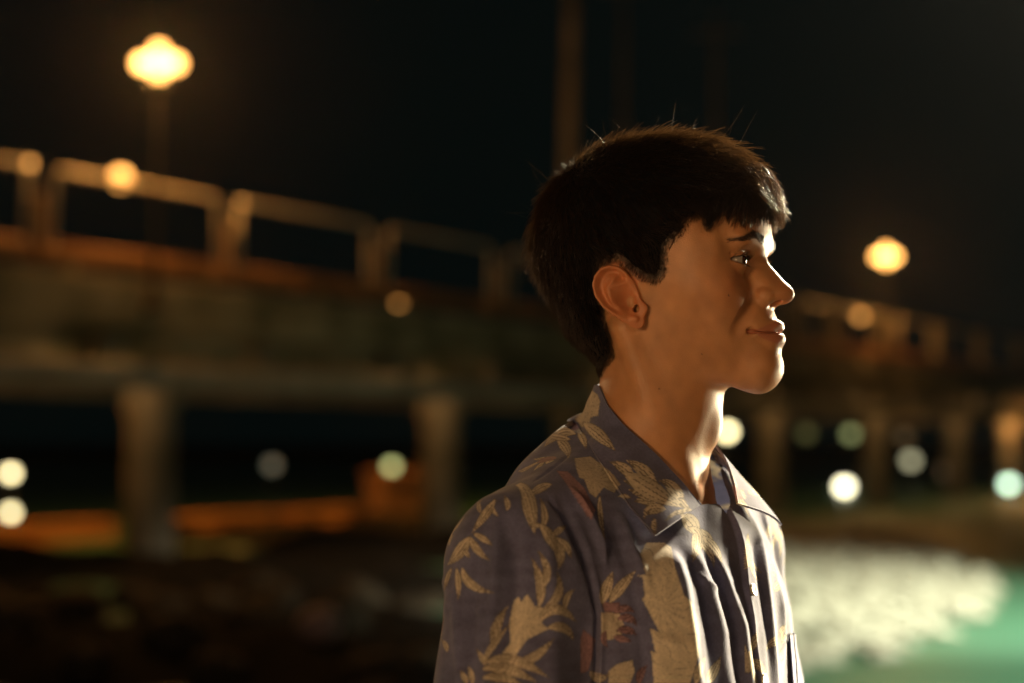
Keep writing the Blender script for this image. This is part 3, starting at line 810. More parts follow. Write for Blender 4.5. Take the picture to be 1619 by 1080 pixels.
def cloth_mat():
    m = mat('printed cotton', (.5, .5, .5), .85); nt = m.node_tree; b = nt.nodes['Principled BSDF']
    a = nt.nodes.new('ShaderNodeVertexColor'); a.layer_name = 'print'
    tc = nt.nodes.new('ShaderNodeTexCoord')
    n = nt.nodes.new('ShaderNodeTexNoise'); n.inputs['Scale'].default_value = 420; n.inputs['Detail'].default_value = 4
    nt.links.new(tc.outputs['Object'], n.inputs['Vector'])
    r = nt.nodes.new('ShaderNodeValToRGB'); r.color_ramp.elements[0].color = (.84, .84, .84, 1); r.color_ramp.elements[1].color = (1.10, 1.10, 1.10, 1)
    r.color_ramp.elements[0].position = .3; r.color_ramp.elements[1].position = .7
    mx = nt.nodes.new('ShaderNodeMixRGB'); mx.blend_type = 'MULTIPLY'; mx.inputs[0].default_value = 1
    nt.links.new(n.outputs['Fac'], r.inputs[0]); nt.links.new(a.outputs[0], mx.inputs[1]); nt.links.new(r.outputs[0], mx.inputs[2]); nt.links.new(mx.outputs[0], b.inputs['Base Color'])
    bp = nt.nodes.new('ShaderNodeBump'); bp.inputs['Strength'].default_value = .35; bp.inputs['Distance'].default_value = .0008
    nt.links.new(n.outputs['Fac'], bp.inputs['Height']); nt.links.new(bp.outputs[0], b.inputs['Normal'])
    b.inputs['Sheen Weight'].default_value = .25; b.inputs['Sheen Roughness'].default_value = .5
    b.inputs['Specular IOR Level'].default_value = .2
    tr = nt.nodes.new('ShaderNodeBsdfTranslucent'); nt.links.new(mx.outputs[0], tr.inputs[0])
    ms = nt.nodes.new('ShaderNodeMixShader'); ms.inputs[0].default_value = .12
    out = nt.nodes['Material Output']
    nt.links.new(b.outputs[0], ms.inputs[1]); nt.links.new(tr.outputs[0], ms.inputs[2]); nt.links.new(ms.outputs[0], out.inputs[0])
    return m
def strand_mat():
    m = mat('dark brown hair', (.004, .003, .003), .30); nt = m.node_tree; b = nt.nodes['Principled BSDF']
    b.inputs['Specular IOR Level'].default_value = .4
    tr = nt.nodes.new('ShaderNodeBsdfTranslucent'); tr.inputs[0].default_value = (.62, .42, .24, 1)
    ms = nt.nodes.new('ShaderNodeMixShader'); ms.inputs[0].default_value = .34
    nt.links.new(b.outputs[0], ms.inputs[1]); nt.links.new(tr.outputs[0], ms.inputs[2]); nt.links.new(ms.outputs[0], nt.nodes['Material Output'].inputs[0])
    return m
def eye_mat():
    m = mat('eye', (.7, .66, .6), .08); nt = m.node_tree; b = nt.nodes['Principled BSDF']
    tc = nt.nodes.new('ShaderNodeTexCoord'); sx = nt.nodes.new('ShaderNodeSeparateXYZ'); nt.links.new(tc.outputs['Object'], sx.inputs[0])
    r = nt.nodes.new('ShaderNodeValToRGB'); cr = r.color_ramp; cr.interpolation = 'LINEAR'
    # the eye's own x axis looks forward: x/12 mm runs 1 (pupil) .. -1
    mp = nt.nodes.new('ShaderNodeMapRange'); mp.inputs['From Min'].default_value = .0095; mp.inputs['From Max'].default_value = .0125
    nt.links.new(sx.outputs[0], mp.inputs[0]); nt.links.new(mp.outputs[0], r.inputs[0])
    cr.elements[0].position = 0; cr.elements[0].color = (.36, .31, .27, 1)
    cr.elements[1].position = 1; cr.elements[1].color = (.004, .004, .004, 1)
    for p, c in ((.20, (.30, .25, .21)), (.27, (.03, .015, .008)), (.45, (.07, .032, .014)), (.78, (.05, .022, .010)), (.82, (.004, .004, .004))):
        e = cr.elements.new(p); e.color = (*c, 1)
    nt.links.new(r.outputs[0], b.inputs['Base Color'])
    b.inputs['Coat Weight'].default_value = .6; b.inputs['Coat Roughness'].default_value = .02
    return m

# ------------------------------------------------------------------ object helpers
def tag(o, label=None, cat=None, group=None, kind=None):
    if label: o['label'] = label
    if cat: o['category'] = cat
    if group: o['group'] = group
    if kind: o['kind'] = kind
    return o
def empty(name, loc, rz=0):
    o = bpy.data.objects.new(name, None); COL.objects.link(o); o.location = loc; o.rotation_euler = (0, 0, rz); o.empty_display_size = .2
    return o
class MB:
    """collects shapes for one mesh"""
    def __init__(s): s.bm = bmesh.new()
    def box(s, lo, hi, bev=0, rz=0, c=None):
        r = bmesh.ops.create_cube(s.bm, size=1)['verts']
        lo = Vector(lo); hi = Vector(hi)
        for v in r: v.co = Vector([(lo[i]+hi[i])/2+v.co[i]*(hi[i]-lo[i]) for i in range(3)])
        if bev:
            ed = list({e for v in r for e in v.link_edges})
            bmesh.ops.bevel(s.bm, geom=ed, offset=bev, segments=2, affect='EDGES', profile=.6)
        return s
    def tube(s, pts, rad, n=10, cap=True):
        rad = [rad]*len(pts) if not hasattr(rad, '__len__') else rad
        rings = []
        for i, p in enumerate(pts):
            p = Vector(p); d = (Vector(pts[min(i+1, len(pts)-1)])-Vector(pts[max(i-1, 0)])).normalized()
            u = d.orthogonal().normalized() if i == 0 else (u-d*u.dot(d)).normalized()
            w = d.cross(u)
            rings.append([s.bm.verts.new(p+rad[i]*(u*math.cos(2*math.pi*k/n)+w*math.sin(2*math.pi*k/n))) for k in range(n)])
        for a, b in zip(rings, rings[1:]):
            for k in range(n): s.bm.faces.new((a[k], a[(k+1) % n], b[(k+1) % n], b[k]))
        if cap:
            s.bm.faces.new(rings[0][::-1]); s.bm.faces.new(rings[-1])
        return s
    def lathe(s, prof, c=(0, 0, 0), n=24):
        rings = []
        for r, z in prof:
            rings.append([s.bm.verts.new((c[0]+max(r, 1e-4)*math.cos(2*math.pi*k/n), c[1]+max(r, 1e-4)*math.sin(2*math.pi*k/n), c[2]+z)) for k in range(n)])
        for a, b in zip(rings, rings[1:]):
            for k in range(n): s.bm.faces.new((a[k], a[(k+1) % n], b[(k+1) % n], b[k]))
        return s
    def ball(s, c, r, sub=3, sc=(1, 1, 1)):
        v = bmesh.ops.create_icosphere(s.bm, subdivisions=sub, radius=r)['verts']
        for q in v: q.co = Vector((q.co[0]*sc[0], q.co[1]*sc[1], q.co[2]*sc[2]))+Vector(c)
        return s
    def build(s, name, m, parent=None, smooth=False):
        me = bpy.data.meshes.new(name); bmesh.ops.recalc_face_normals(s.bm, faces=s.bm.faces); s.bm.to_mesh(me); s.bm.free()
        if smooth: me.polygons.foreach_set('use_smooth', np.ones(len(me.polygons), bool))
        me.materials.append(m)
        o = bpy.data.objects.new(name, me); COL.objects.link(o)
        if parent is not None: o.parent = parent
        return o
def copy_tree(o, parent=None):
    c = o.copy(); COL.objects.link(c); c.parent = parent
    for ch in o.children: copy_tree(ch, c)
    return c
def point_light(name, loc, col, energy, size, parent=None, kind='POINT'):
    L = bpy.data.lights.new(name, kind); L.color = col; L.energy = energy; L.shadow_soft_size = size
    o = bpy.data.objects.new(name, L); COL.objects.link(o); o.location = loc
    if parent is not None: o.parent = parent
    return o
def aim(o, target, loc=None):
    loc = Vector(loc if loc is not None else o.location)
    o.rotation_euler = (Vector(target)-loc).to_track_quat('-Z', 'Y').to_euler()

# ------------------------------------------------------------------ setting
WATER_Z = -0.33
def water_mat():
    m = mat('sea water', (.040, .125, .080), .48); nt = m.node_tree; b = nt.nodes['Principled BSDF']
    b.inputs['IOR'].default_value = 1.33
    tc = nt.nodes.new('ShaderNodeTexCoord')
    n = nt.nodes.new('ShaderNodeTexNoise'); n.inputs['Scale'].default_value = 1.6; n.inputs['Detail'].default_value = 6; n.inputs['Roughness'].default_value = .6
    w = nt.nodes.new('ShaderNodeTexNoise'); w.inputs['Scale'].default_value = .5; w.inputs['Detail'].default_value = 3
    nt.links.new(tc.outputs['Object'], n.inputs['Vector']); nt.links.new(tc.outputs['Object'], w.inputs['Vector'])
    ad = nt.nodes.new('ShaderNodeMath'); ad.operation = 'ADD'; nt.links.new(n.outputs['Fac'], ad.inputs[0]); nt.links.new(w.outputs['Fac'], ad.inputs[1])
    bp = nt.nodes.new('ShaderNodeBump'); bp.inputs['Strength'].default_value = .18; bp.inputs['Distance'].default_value = .12
    nt.links.new(ad.outputs[0], bp.inputs['Height']); nt.links.new(bp.outputs[0], b.inputs['Normal'])
    b.inputs['Subsurface Weight'].default_value = 0
    return m
o = MB(); v = [o.bm.verts.new(p) for p in ((-300, -40, WATER_Z), (300, -40, WATER_Z), (300, 400, WATER_Z), (-300, 400, WATER_Z))]; o.bm.faces.new(v)
tag(o.build('water', water_mat()), 'dark sea water lit green near the floodlight', kind='structure')
# seabed/ground below
o = MB(); v = [o.bm.verts.new(p) for p in ((-300, -40, -3.5), (300, -40, -3.5), (300, 400, -3.5), (-300, 400, -3.5))]; o.bm.faces.new(v)
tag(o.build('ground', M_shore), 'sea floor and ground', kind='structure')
o = MB().box((-7, -7, -1.4), (7, 4.6, 0), .03)
tag(o.build('quay', M_quay), 'concrete quay', kind='structure')
# shingle bank on the left
nx, ny = 130, 150
gx = np.linspace(-26, 2.2, nx); gy = np.linspace(6.5, 31, ny); GX, GY = np.meshgrid(gx, gy, indexing='ij')
def bank_h(X, Y):
    P = np.stack([X.ravel(), Y.ravel(), 0*X.ravel()], 1)
    h = .16*wav(P, 12, 1.5, 5, 21)+.05*wav(P, 12, .4, 1.2, 22)
    edge = sstep(2.2, -1.5, X.ravel()+.5*np.sin(Y.ravel()*.9))*sstep(6.0, 5.0, (X.ravel()+5.07)*-.797+(Y.ravel()-20)*.604)*sstep(6.5, 8, Y.ravel())
    return (WATER_Z-.5+(.62+h*.6)*edge).reshape(X.shape)
GZ = bank_h(GX, GY)
i = np.arange(nx*ny).reshape(nx, ny)
q = np.stack([i[:-1, :-1], i[1:, :-1], i[1:, 1:], i[:-1, 1:]], -1).reshape(-1, 4)
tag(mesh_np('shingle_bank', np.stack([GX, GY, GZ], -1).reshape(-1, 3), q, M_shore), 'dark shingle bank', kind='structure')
# boulders on the bank
protos = []
for k in range(5):
    b = MB().ball((0, 0, 0), 1, 3)
    r = np.random.default_rng(40+k)
    ks = r.normal(size=(7, 3))*1.6; ph = r.uniform(0, 6, 7)
    for v in b.bm.verts:
        c = np.array(v.co); f = 1+.11*np.sin(ks@c+ph).sum(); f = min(f, 1.25)
        v.co = Vector(c*f); v.co.z *= .62
    protos.append(b)
pm = [b.build('boulder', M_rock, smooth=True) for b in protos]
spots = []
for n_ in range(400):
    x = random.uniform(-8.5, .6); y = random.uniform(8.8, 16.2)
    if x < -.42*y or len(spots) >= 46: continue
    s = random.uniform(.13, .36)
    if all((x-a)**2+(y-b)**2 > (s+c)**2*1.1 for a, b, c in spots): spots.append((x, y, s))
for k, (x, y, s) in enumerate(spots):
    src = pm[k % 5]; o = src if k < 5 else src.copy()
    if k >= 5: COL.objects.link(o)
    o.location = (x, y, float(bank_h(np.array([x]), np.array([y]))[0])+s*.22); o.scale = (s, s*random.uniform(.75, 1.2), s*random.uniform(.8, 1.2)); o.rotation_euler = (0, 0, random.uniform(0, 6.28))
    tag(o, 'dark brown boulder lying among others on the shingle bank', 'boulder', 'boulders on the shingle bank')
# a pale plastic float washed up among the stones
p = px(503, 1046, 11.2)
t = empty('plastic_float', (p[0], p[1], float(bank_h(p[:1], p[1:2])[0])+.10), .5); tag(t, 'pale pink plastic float washed up on the shingle bank', 'float')
MB().lathe([(0, -.22), (.07, -.21), (.13, -.12), (.14, 0), (.13, .12), (.07, .21), (0, .22)]).build('body', M_pink, t, True)
MB().lathe([(.03, .20), (.035, .26), (.02, .28), (0, .28)]).build('cap', M_dark, t, True)
t.rotation_euler = (1.35, .2, .6)

# ------------------------------------------------------------------ pier
A0 = np.array([-5.07, 20.0]); DIR = np.array([15.92, 21.0]); DIR /= np.linalg.norm(DIR); NRM = np.array([-DIR[1], DIR[0]])
PANG = math.atan2(DIR[1], DIR[0])
def pier(s, n, z=0): p = A0+DIR*s+NRM*n; return Vector((p[0], p[1], z))
def pier_x(x):            # distance along the pier's near edge that falls on photo column x
    k = (x-809.5)/FPX*1.0
    # A0x + s dx = k (A0y + s dy)
    return (k*A0[1]-A0[0])/(DIR[0]-k*DIR[1])
def s_at(x, n):
    k = (x-809.5)/FPX; p0 = A0+NRM*n
    return (k*p0[1]-p0[0])/(DIR[0]-k*DIR[1])
pr = empty('pier', (A0[0], A0[1], 0), PANG)      # local x runs along the pier, y away from the camera
tag(pr, 'long concrete pier with railings and columns crossing the dark water', 'pier')
S0, S1 = -16, 62
MB().box((S0, -.13, 3.05), (S1, 4.6, 3.72), .02).build('deck_slab', M_fascia, pr)
MB().box((S0, -.18, 2.25), (S1, .0, 2.56), .03).build('lower_ledge', M_pale, pr)
MB().box((S0, 4.1, 2.25), (S1, 4.6, 2.52), .03).build('lower_ledge', M_concrete, pr)
MB().box((S0, .25, 2.52), (S1, 4.3, 3.02), 0).build('recessed_web', M_fascia, pr)
x = S0
while x < S1:                                     # kerb blocks
    L = 2.35
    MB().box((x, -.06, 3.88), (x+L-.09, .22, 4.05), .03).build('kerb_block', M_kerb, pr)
    MB().box((x+.5, .0, 3.72), (x+.65, .16, 3.88), 0).build('kerb_stub', M_concrete, pr); x += L
x = S0+.6
while x < S1:                                     # beam ends showing in the recess
    MB().box((x, .0, 2.62), (x+.42, .25, 2.94), .02).build('beam_end', M_concrete, pr); x += 2.9
CS = [s_at(242, .8), s_at(700, .8)]
XC = s_at(1592, .8)
COLS = [CS[0]+(CS[1]-CS[0])*k for k in (-2, -1, 0, 1, 2, 3, 4, 5, 6, 7)]
COLS = [c for c in COLS if abs(c-XC) > 2.2]+[XC]
c0 = None
for s in COLS:
    pf = pier(s, .8); xf_ = float(proj(np.array([pf[0], pf[1], 1.5]))[0])
    for yy, s in ((.80, s), (4.2, s_at(xf_-6, 4.2) if pf[1] > 2 and -400 < xf_ < 2000 else s)):
        if c0 is None:
            c0 = MB().lathe([(.36, -3.4), (.36, -.4), (.34, 1.9), (.40, 2.0), (.46, 2.12), (.46, 2.25)]).build('column', M_concrete, pr, True); o = c0
        else:
            o = c0.copy(); COL.objects.link(o); o.parent = pr
        o.location = (s, yy, 0)
# railing panels: inverted U frames with a lower bar, end posts close together
ends = [(-14.6, -9.2), (-8.7, pier_x(40)-.25)]
xs = [82, 345, 378, 585, 616, 780, 812]
sx_ = [pier_x(v) for v in xs]
pan = [(-4.9, pier_x(38)), (sx_[0], sx_[1]), (sx_[2], sx_[3]), (sx_[4], sx_[5])]
a = sx_[6]; Lp = 3.35
while a < 58: pan.append((a, a+Lp)); a += Lp+.42
pan = [(-13.0, -9.6), (-9.1, -5.5)] + pan
for a, b in pan:
    if b-a < .5: continue
    h0, h1 = 4.0, 5.1; r = .042; c = .12
    pts = [(a, .06, h0), (a, .06, h1-c), (a+c*.3, .06, h1-c*.3), (a+c, .06, h1), (b-c, .06, h1), (b-c*.3, .06, h1-c*.3), (b, .06, h1-c), (b, .06, h0)]
    fr = MB().tube(pts, r, 8).build('railing_frame', M_rail, pr, True)
    MB().tube([(a, .06, 4.10), (b, .06, 4.10)], .04, 8).build('lower_bar', M_kerb, fr, True)  # carries the kerb's painted orange light as well
# square stub posts between the panels
for q in range(1, len(pan)-1):
    g = (pan[q][1]+pan[q+1][0])/2
    MB().box((g-.07, .0, 4.0), (g+.07, .14, 4.75), .012).build('stub_post', M_post, pr)

# thick square posts on the far stretch
for x_ in (1262, 1310, 1392, 1482, 1552, 1612):
    s_ = s_at(x_, .1)
    MB().box((s_-.2, -.03, 4.0), (s_+.2, .25, 5.16), .03).build('railing_post', M_concrete, pr)
# ------------------------------------------------------------------ lamps on the pier
M_globe = emat('sodium lamp glass', (1, .46, .11), 8.0)
M_soft = emat('frosted quay lamp glass', (1, .58, .26), 1.2)
M_small = emat('small amber lamp glass', (1, .42, .09), 3.2)
LAMP_W = (1.0, .42, .09)
def pier_lamp(s, h, label, group, energy, lobes=True):
    t = empty('pier_lamp', pier(s, -.26, 3.3), PANG)
    tag(t, label, 'lamp post', group)
    H = h-3.3
    MB().lathe([(.14, 0), (.14, .08), (.07, .16), (.045, .5), (.02, H-.42), (.02, H-.3)]).build('post', M_dark, t, True)
    g = MB()
    g.ball((0, 0, 0), .17, 3)
    gl = g.build('globe', M_globe, t, True); gl.location = (0, 0, H)
    al = -PANG
    for (dx, dz, r) in ((-.24, -.01, .105), (.24, -.01, .105), (0, .17, .10), (0, -.16, .10)):
        # arms lie across the line of sight of anyone on the quay
        ox, oy = math.cos(al)*dx, math.sin(al)*dx
        MB().tube([(0, 0, H-.3), (ox*.6, oy*.6, H-.28+dz*.5), (ox, oy, H+dz-.03)], .014, 6).build('arm', M_dark, t, True)
        q = MB().ball((0, 0, 0), r, 3).build('small_globe', M_globe, t, True); q.location = (ox, oy, H+dz)
    MB().lathe([(.05, -.34), (.12, -.30), (.13, -.26), (.06, -.24)]).build('collar', M_dark, t, True).location = (0, 0, H)
    point_light('pier_lamp_light', (0, 0, H), LAMP_W, energy, .36, t)
    MB().box((-.09, -.06, -.02), (.09, .33, .06), .01).build('bracket', M_dark, t)
    return t
zl = lambda x, y, s, n: float(px(x, y, pier(s, n)[1])[2])
s1 = s_at(242, -.26); s2 = s_at(1405, -.26)
pier_lamp(s1, zl(242, 99, s1, -.26), 'big glowing globe cluster on a post rising behind a long railing panel', None, 1500)
pier_lamp(s2, zl(1405, 405, s2, -.26), 'distant pier lamp post with small cluster of glowing globes, beyond the face of the person', None, 1300)
s3 = s2+ (s2-s1)/2
# small amber lamps
def amber(x, y, label, r=.085, n=.2, drop=None):
    s = s_at(x, n); p = pier(s, n); z = zl(x, y, s, n)
    t = empty('amber_lamp', (p[0], p[1], z), PANG); tag(t, label, 'lamp', 'small amber lamps on the pier')
    MB().ball((0, 0, 0), r, 3).build('globe', M_small, t, True)
    low = 5.15 if z > 5.0 else (4.0 if z > 4.0 else 2.5)
    MB().tube([(0, 0, -r*.8), (0, 0, -max(.1, z-low+.15))], .02, 6).build('stem', M_dark, t, True)
    MB().lathe([(.05, -.0), (.055, .03), (.02, .05)], (0, 0, r*.8)).build('cap', M_dark, t, True)
amber(184, 282, 'bright amber lamp on top of the railing panel below the globe cluster', .13)
amber(38, 259, 'dim amber lamp on the post beside the railing end', .05)
amber(378, 322, 'dim amber lamp on the railing post where two panels meet', .05)
amber(630, 475, 'reddish amber lamp low behind the kerb by the railing posts', .085, .5)
amber(1363, 498, 'amber lamp at railing height beside the distant lamp post', .12)
amber(1363, 572, 'faint amber lamp on the kerb below the railing lamp', .075, .5)
amber(1612, 545, 'amber lamp on the far stretch of railing', .14)

# unseen lamps added under the deck to light the columns and the footing (tucked behind the ledge)
def under_lamp(s, n, z, e, col, label):
    p = pier(s, n); t = empty('under_deck_fill', (p[0], p[1], z), PANG); tag(t, label, 'lamp', 'unseen lamps added under the pier deck')
    MB().lathe([(.02, .12), (.11, .10), (.13, .0), (.12, -.01), (.10, .06), (.02, .09)]).build('shade', M_dark, t, True)
    MB().ball((0, 0, .0), .05, 2).build('bulb', M_globe, t, True)
    point_light('under_deck_light', (0, 0, -.08), col, e, .06, t)
for k, s in enumerate(COLS):
    if -1 < s < 40:
        under_lamp(s-1.6, .12, 2.42, 30, (1, .55, .2), 'unseen lamp added behind the ledge to light a pier column')
under_lamp(XC-1.0, .12, 2.42, 130, (1, .45, .12), 'strong unseen lamp added behind the ledge to light a column orange')
for s in (.5, 4.5, 8.5, 14, 20, 26):
    under_lamp(s-3, 5.0, 2.72, 330, (1, .38, .06), 'unseen lamp added behind the pier to light the footing beam')
# footing beams behind the pier, on the water
for k, (x0, x1) in enumerate([(-60, 187), (262, 452), (474, 588)]):
    a, b = s_at(x0, 6.2), s_at(x1, 6.2)
    t = empty('footing_beam', pier(a, 6.2), PANG)
    tag(t, ['long orange lit footing beam that runs out past the globe cluster side of the pier', 'orange lit footing beam between two pier columns', 'short orange lit footing beam beside the orange lit box'][k], 'beam', 'footing beams behind the pier')
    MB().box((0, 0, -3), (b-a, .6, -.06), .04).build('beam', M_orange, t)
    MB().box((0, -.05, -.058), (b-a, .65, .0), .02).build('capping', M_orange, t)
s = s_at(622, 5.6); p = pier(s, 5.6)
t = empty('dock_box', (p[0], p[1], WATER_Z-.2), PANG-.2); tag(t, 'upright orange lit dock box behind the pier between columns', 'box')
MB().box((-.5, -.4, 0), (.5, .4, 1.28), .04).build('body', M_box, t)
MB().box((-.55, -.45, 1.282), (.55, .45, 1.36), .03).build('lid', M_box, t)
MB().box((-.12, -.43, 1.0), (.12, -.402, 1.12), .01).build('latch', M_dark, t)

# ------------------------------------------------------------------ masts
def mast(x0, x1, Y, ztop, r, label, mm):
    pb = px(x0, 600, Y); pt = px(x1, 0, Y)
    t = empty('mast', (pb[0], pb[1], 0)); tag(t, label, 'mast')
    dx = (pt[0]-pb[0])/(pt[2]-pb[2])
    MB().tube([(0, 0, -.5), (dx*ztop*.5, 0, ztop*.5), (dx*ztop, 0, ztop)], [r, r*.9, r*.75], 10).build('pole', mm, t, True)
    MB().tube([(dx*ztop*.95-1.1, 0, ztop*.95), (dx*ztop*.95+1.1, 0, ztop*.95)], r*.35, 6).build('crosstree', mm, t, True)
    # the hull the mast stands in
    return t
mast(884, 899, 33, 15, .2, 'tall brown mast rising behind the head of the person', M_concrete)
mast(982, 984, 60, 22, .14, 'thin faint mast next to the tall brown mast', M_concrete)
mast(1130, 1130, 60, 20, .14, 'thin faint mast above the fringe of hair', M_concrete)

# ------------------------------------------------------------------ lights along the far water
def shore_lamp(x, y, Y, r, col, e, label):
    p = px(x, y, Y); t = empty('shore_lamp', (p[0], p[1], WATER_Z-.4)); tag(t, label, 'lamp', 'lights across the water')
    z = p[2]-(WATER_Z-.4)
    m = emat('shore lamp glass', col, e)
    MB().ball((0, 0, 0), r, 3).build('globe', m, t, True).location = (0, 0, z)
    MB().tube([(0, 0, 0), (0, 0, max(.1, z-r*.9))], [.05, .03], 8).build('post', M_dark, t, True)
    MB().lathe([(r*.9, 0), (r*.6, .05), (.02, .08)], (0, 0, z+r*.75)).build('hood', M_dark, t, True)
CR = (1, .86, .45); GRN = (.62, .72, .28); CY = (.55, .9, .62)
shore_lamp(17, 748, 30, .11, CR, 7, 'cream lamp on a post between the pier columns, above its twin')
shore_lamp(17, 810, 30, .11, CR, 6, 'cream lamp low over the water below its twin')
shore_lamp(619, 737, 40, .14, GRN, 2.6, 'yellow green lamp over the orange lit dock box')
shore_lamp(430, 735, 46, .2, (.35, .45, .35), .35, 'faint grey green lamp between the pier columns')
shore_lamp(1150, 682, 52, .20, CR, 9, 'bright cream lamp beside the throat of the person')
shore_lamp(1345, 686, 60, .22, GRN, .9, 'dim green lamp straight above the bright cream lamp by the water')
shore_lamp(1275, 685, 60, .24, (.4, .5, .15), .22, 'very faint green lamp next to the dim green one')
shore_lamp(1335, 769, 50, .21, (1, .92, .6), 9, 'bright cream lamp just over the water under the pier')
shore_lamp(1440, 728, 56, .22, (.85, .82, .5), 1.3, 'dim cream lamp beyond the pier')
shore_lamp(1595, 765, 50, .19, (.7, 1, .72), 6, 'pale blue green lamp low beside an orange pier column')
shore_lamp(1430, 690, 60, .24, (.5, .3, .12), .25, 'very faint brown lamp over the dim cream one')
shore_lamp(1498, 745, 58, .26, (.6, .36, .18), .3, 'faint brown lamp right of the dim cream one')
# far shore
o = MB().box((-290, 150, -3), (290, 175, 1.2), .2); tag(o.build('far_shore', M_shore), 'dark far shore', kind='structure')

# ------------------------------------------------------------------ floodlights, added fills and quay lamps (outside the frame)
def flood(loc, target, col, e, size, spread, label):
    t = empty('floodlight', (loc[0], loc[1], WATER_Z-1.0 if loc[1] > 4.6 else 0)); tag(t, label, 'floodlight')
    z = loc[2]-t.location[2]
    MB().lathe([(.12, 0), (.10, .1), (.06, .3), (.05, z-.3)]).build('pole', M_dark, t, True)
    d = (Vector(target)-Vector(loc)).normalized()
    h = MB().box((-.26, -.18, -.02), (.26, .18, .14), .02).build('housing', M_dark, t)
    h.location = (0, 0, z); h.rotation_euler = d.to_track_quat('-Z', 'Y').to_euler()
    g = MB().box((-.23, -.15, -.031), (.23, .15, -.022), 0).build('glass', emat('flood glass', col, 12), h)
    MB().tube([(-.28, 0, .05), (-.28, 0, .3), (.28, 0, .3), (.28, 0, .05)], .015, 6).build('yoke', M_dark, h)
    L = point_light('flood_light', Vector((0, 0, z))+d*.10, col, e, size, t, 'SPOT'); L.data.spot_size = spread; L.data.spot_blend = .6
    aim(L, target, Vector(loc))
    return L
KEY = flood((3.15, 4.3, 1.75), (.2, 1.3, 1.48), (1, .85, .55), 950, .45, RAD(40), 'floodlight on a pole off the quay pointing back at the person')
LOW_FILL = flood((3.7, 3.7, .75), (.27, 1.2, 1.03), (1, .83, .50), 7000, .2, RAD(12.5), 'low fill light added at the quay edge to brighten the shirt')  # narrow spot added to brighten the shirt without the face
LOW_FILL.data.spot_blend = 1.0
RIM = flood((2.55, 4.5, 3.75), (.1, 1.3, 1.5), (1, .84, .56), 3300, .14, RAD(34), 'high floodlight on a tall pole at the quay edge behind the person')
NEAR_FILL = flood((5.9, 9.4, 3.4), (4.2, 11.2, -.33), (1, .95, .70), 2300, .2, RAD(84), 'fill light added on a short pole to brighten the near green water')  # second water light, added to brighten the near corner
WFL = flood((6.9, 13.5, 4.4), (4.8, 15.6, -.3), (1, .95, .70), 5000, .2, RAD(92), 'floodlight on a pole standing in the water over the foam')
def quay_lamp(loc, e, col, label, r=.22):
    t = empty('quay_lamp', (loc[0], loc[1], 0)); tag(t, label, 'lamp post', 'lamp posts on the quay')
    MB().lathe([(.12, 0), (.12, .1), (.06, .25), (.045, loc[2]-r-.05), (.09, loc[2]-r-.02), (.09, loc[2]-r+.04)]).build('post', M_dark, t, True)
    g = MB().ball((0, 0, 0), r, 3).build('globe', M_soft, t, True); g.location = (0, 0, loc[2])
    point_light('quay_lamp_light', (0, 0, loc[2]), col, e, r*1.2, t)
    return t
SOD = (1, .58, .26)
quay_lamp((-1.5, -1.3, 1.7), 390, SOD, 'low globe lamp post on the quay behind the camera')
quay_lamp((-2.0, 3.5, 2.25), 130, SOD, 'globe lamp post at the quay edge behind the shoulder of the person')
quay_lamp((1.3, -2.6, 2.1), 170, SOD, 'globe lamp post on the quay in front of the shirt')
# ------------------------------------------------------------------ foam
FOAM = [(1180,838),(1300,836),(1400,846),(1450,862),(1545,925),(1540,950),(1480,985),(1400,1010),(1330,1040),(1240,1050),(1180,1050)]
b = MB(); r = np.random.default_rng(3); cnt = 0
fv = []; ff = []
ico = MB().ball((0, 0, 0), 1, 2); iv = np.array([v.co[:] for v in ico.bm.verts]); ifc = np.array([[v.index for v in f.verts] for f in ico.bm.faces]); ico.bm.free()
centres = []
for k in range(2600):
    x = r.uniform(1170, 1560); y = 700+1/r.uniform(1/355, 1/136)
    if float(poly_sd(np.array([x]), np.array([y]), FOAM)[0]) > r.normal(0, 7): continue
    d = ray(x, y); p = CAM+d*((WATER_Z-CAM[2])/d[2])
    R0 = r.uniform(.12, .42)
    if any((p[0]-q[0])**2+(p[1]-q[1])**2 < (R0+q[3])**2*.62 for q in centres): continue
    centres.append((p[0], p[1], p[2], R0))
for (cx_, cy_, cz_, R0) in centres:
    for k in range(int(10+60*R0)):
        a_ = r.uniform(0, 6.28); q_ = R0*math.sqrt(r.uniform()); s = r.uniform(.03, .11)*(1.25-q_/R0*.6)
        p = np.array([cx_+q_*math.cos(a_)*1.5, cy_+q_*math.sin(a_), cz_+.10*(1-q_/R0)*R0/.3])
        fv.append(iv*np.array([s*r.uniform(.8, 1.5), s*r.uniform(.8, 1.5), s*.7])*(1+.12*r.normal(size=(len(iv), 1)))+p); ff.append(ifc+len(iv)*cnt); cnt += 1
M_foam = mat('sea foam', (.30, .31, .25), .6, Specular_IOR_Level=.6)
tag(mesh_np('foam', np.concatenate(fv), np.concatenate(ff), M_foam), 'white foam churned on the water', kind='stuff')

# ------------------------------------------------------------------ thin haze added for the glow round the lamps
def haze(density):
    o = MB().box((-310, -60, -4.5), (310, 420, 26)).build('haze', mat('lamp glow haze'))
    m = o.data.materials[0]; nt = m.node_tree; nt.nodes.remove(nt.nodes['Principled BSDF'])
    v = nt.nodes.new('ShaderNodeVolumePrincipled'); v.inputs['Color'].default_value = (.9, .9, .9, 1); v.inputs['Density'].default_value = density; v.inputs['Anisotropy'].default_value = .88
    nt.links.new(v.outputs[0], nt.nodes['Material Output'].inputs['Volume'])
    tag(o, kind='stuff')
haze(.00028)

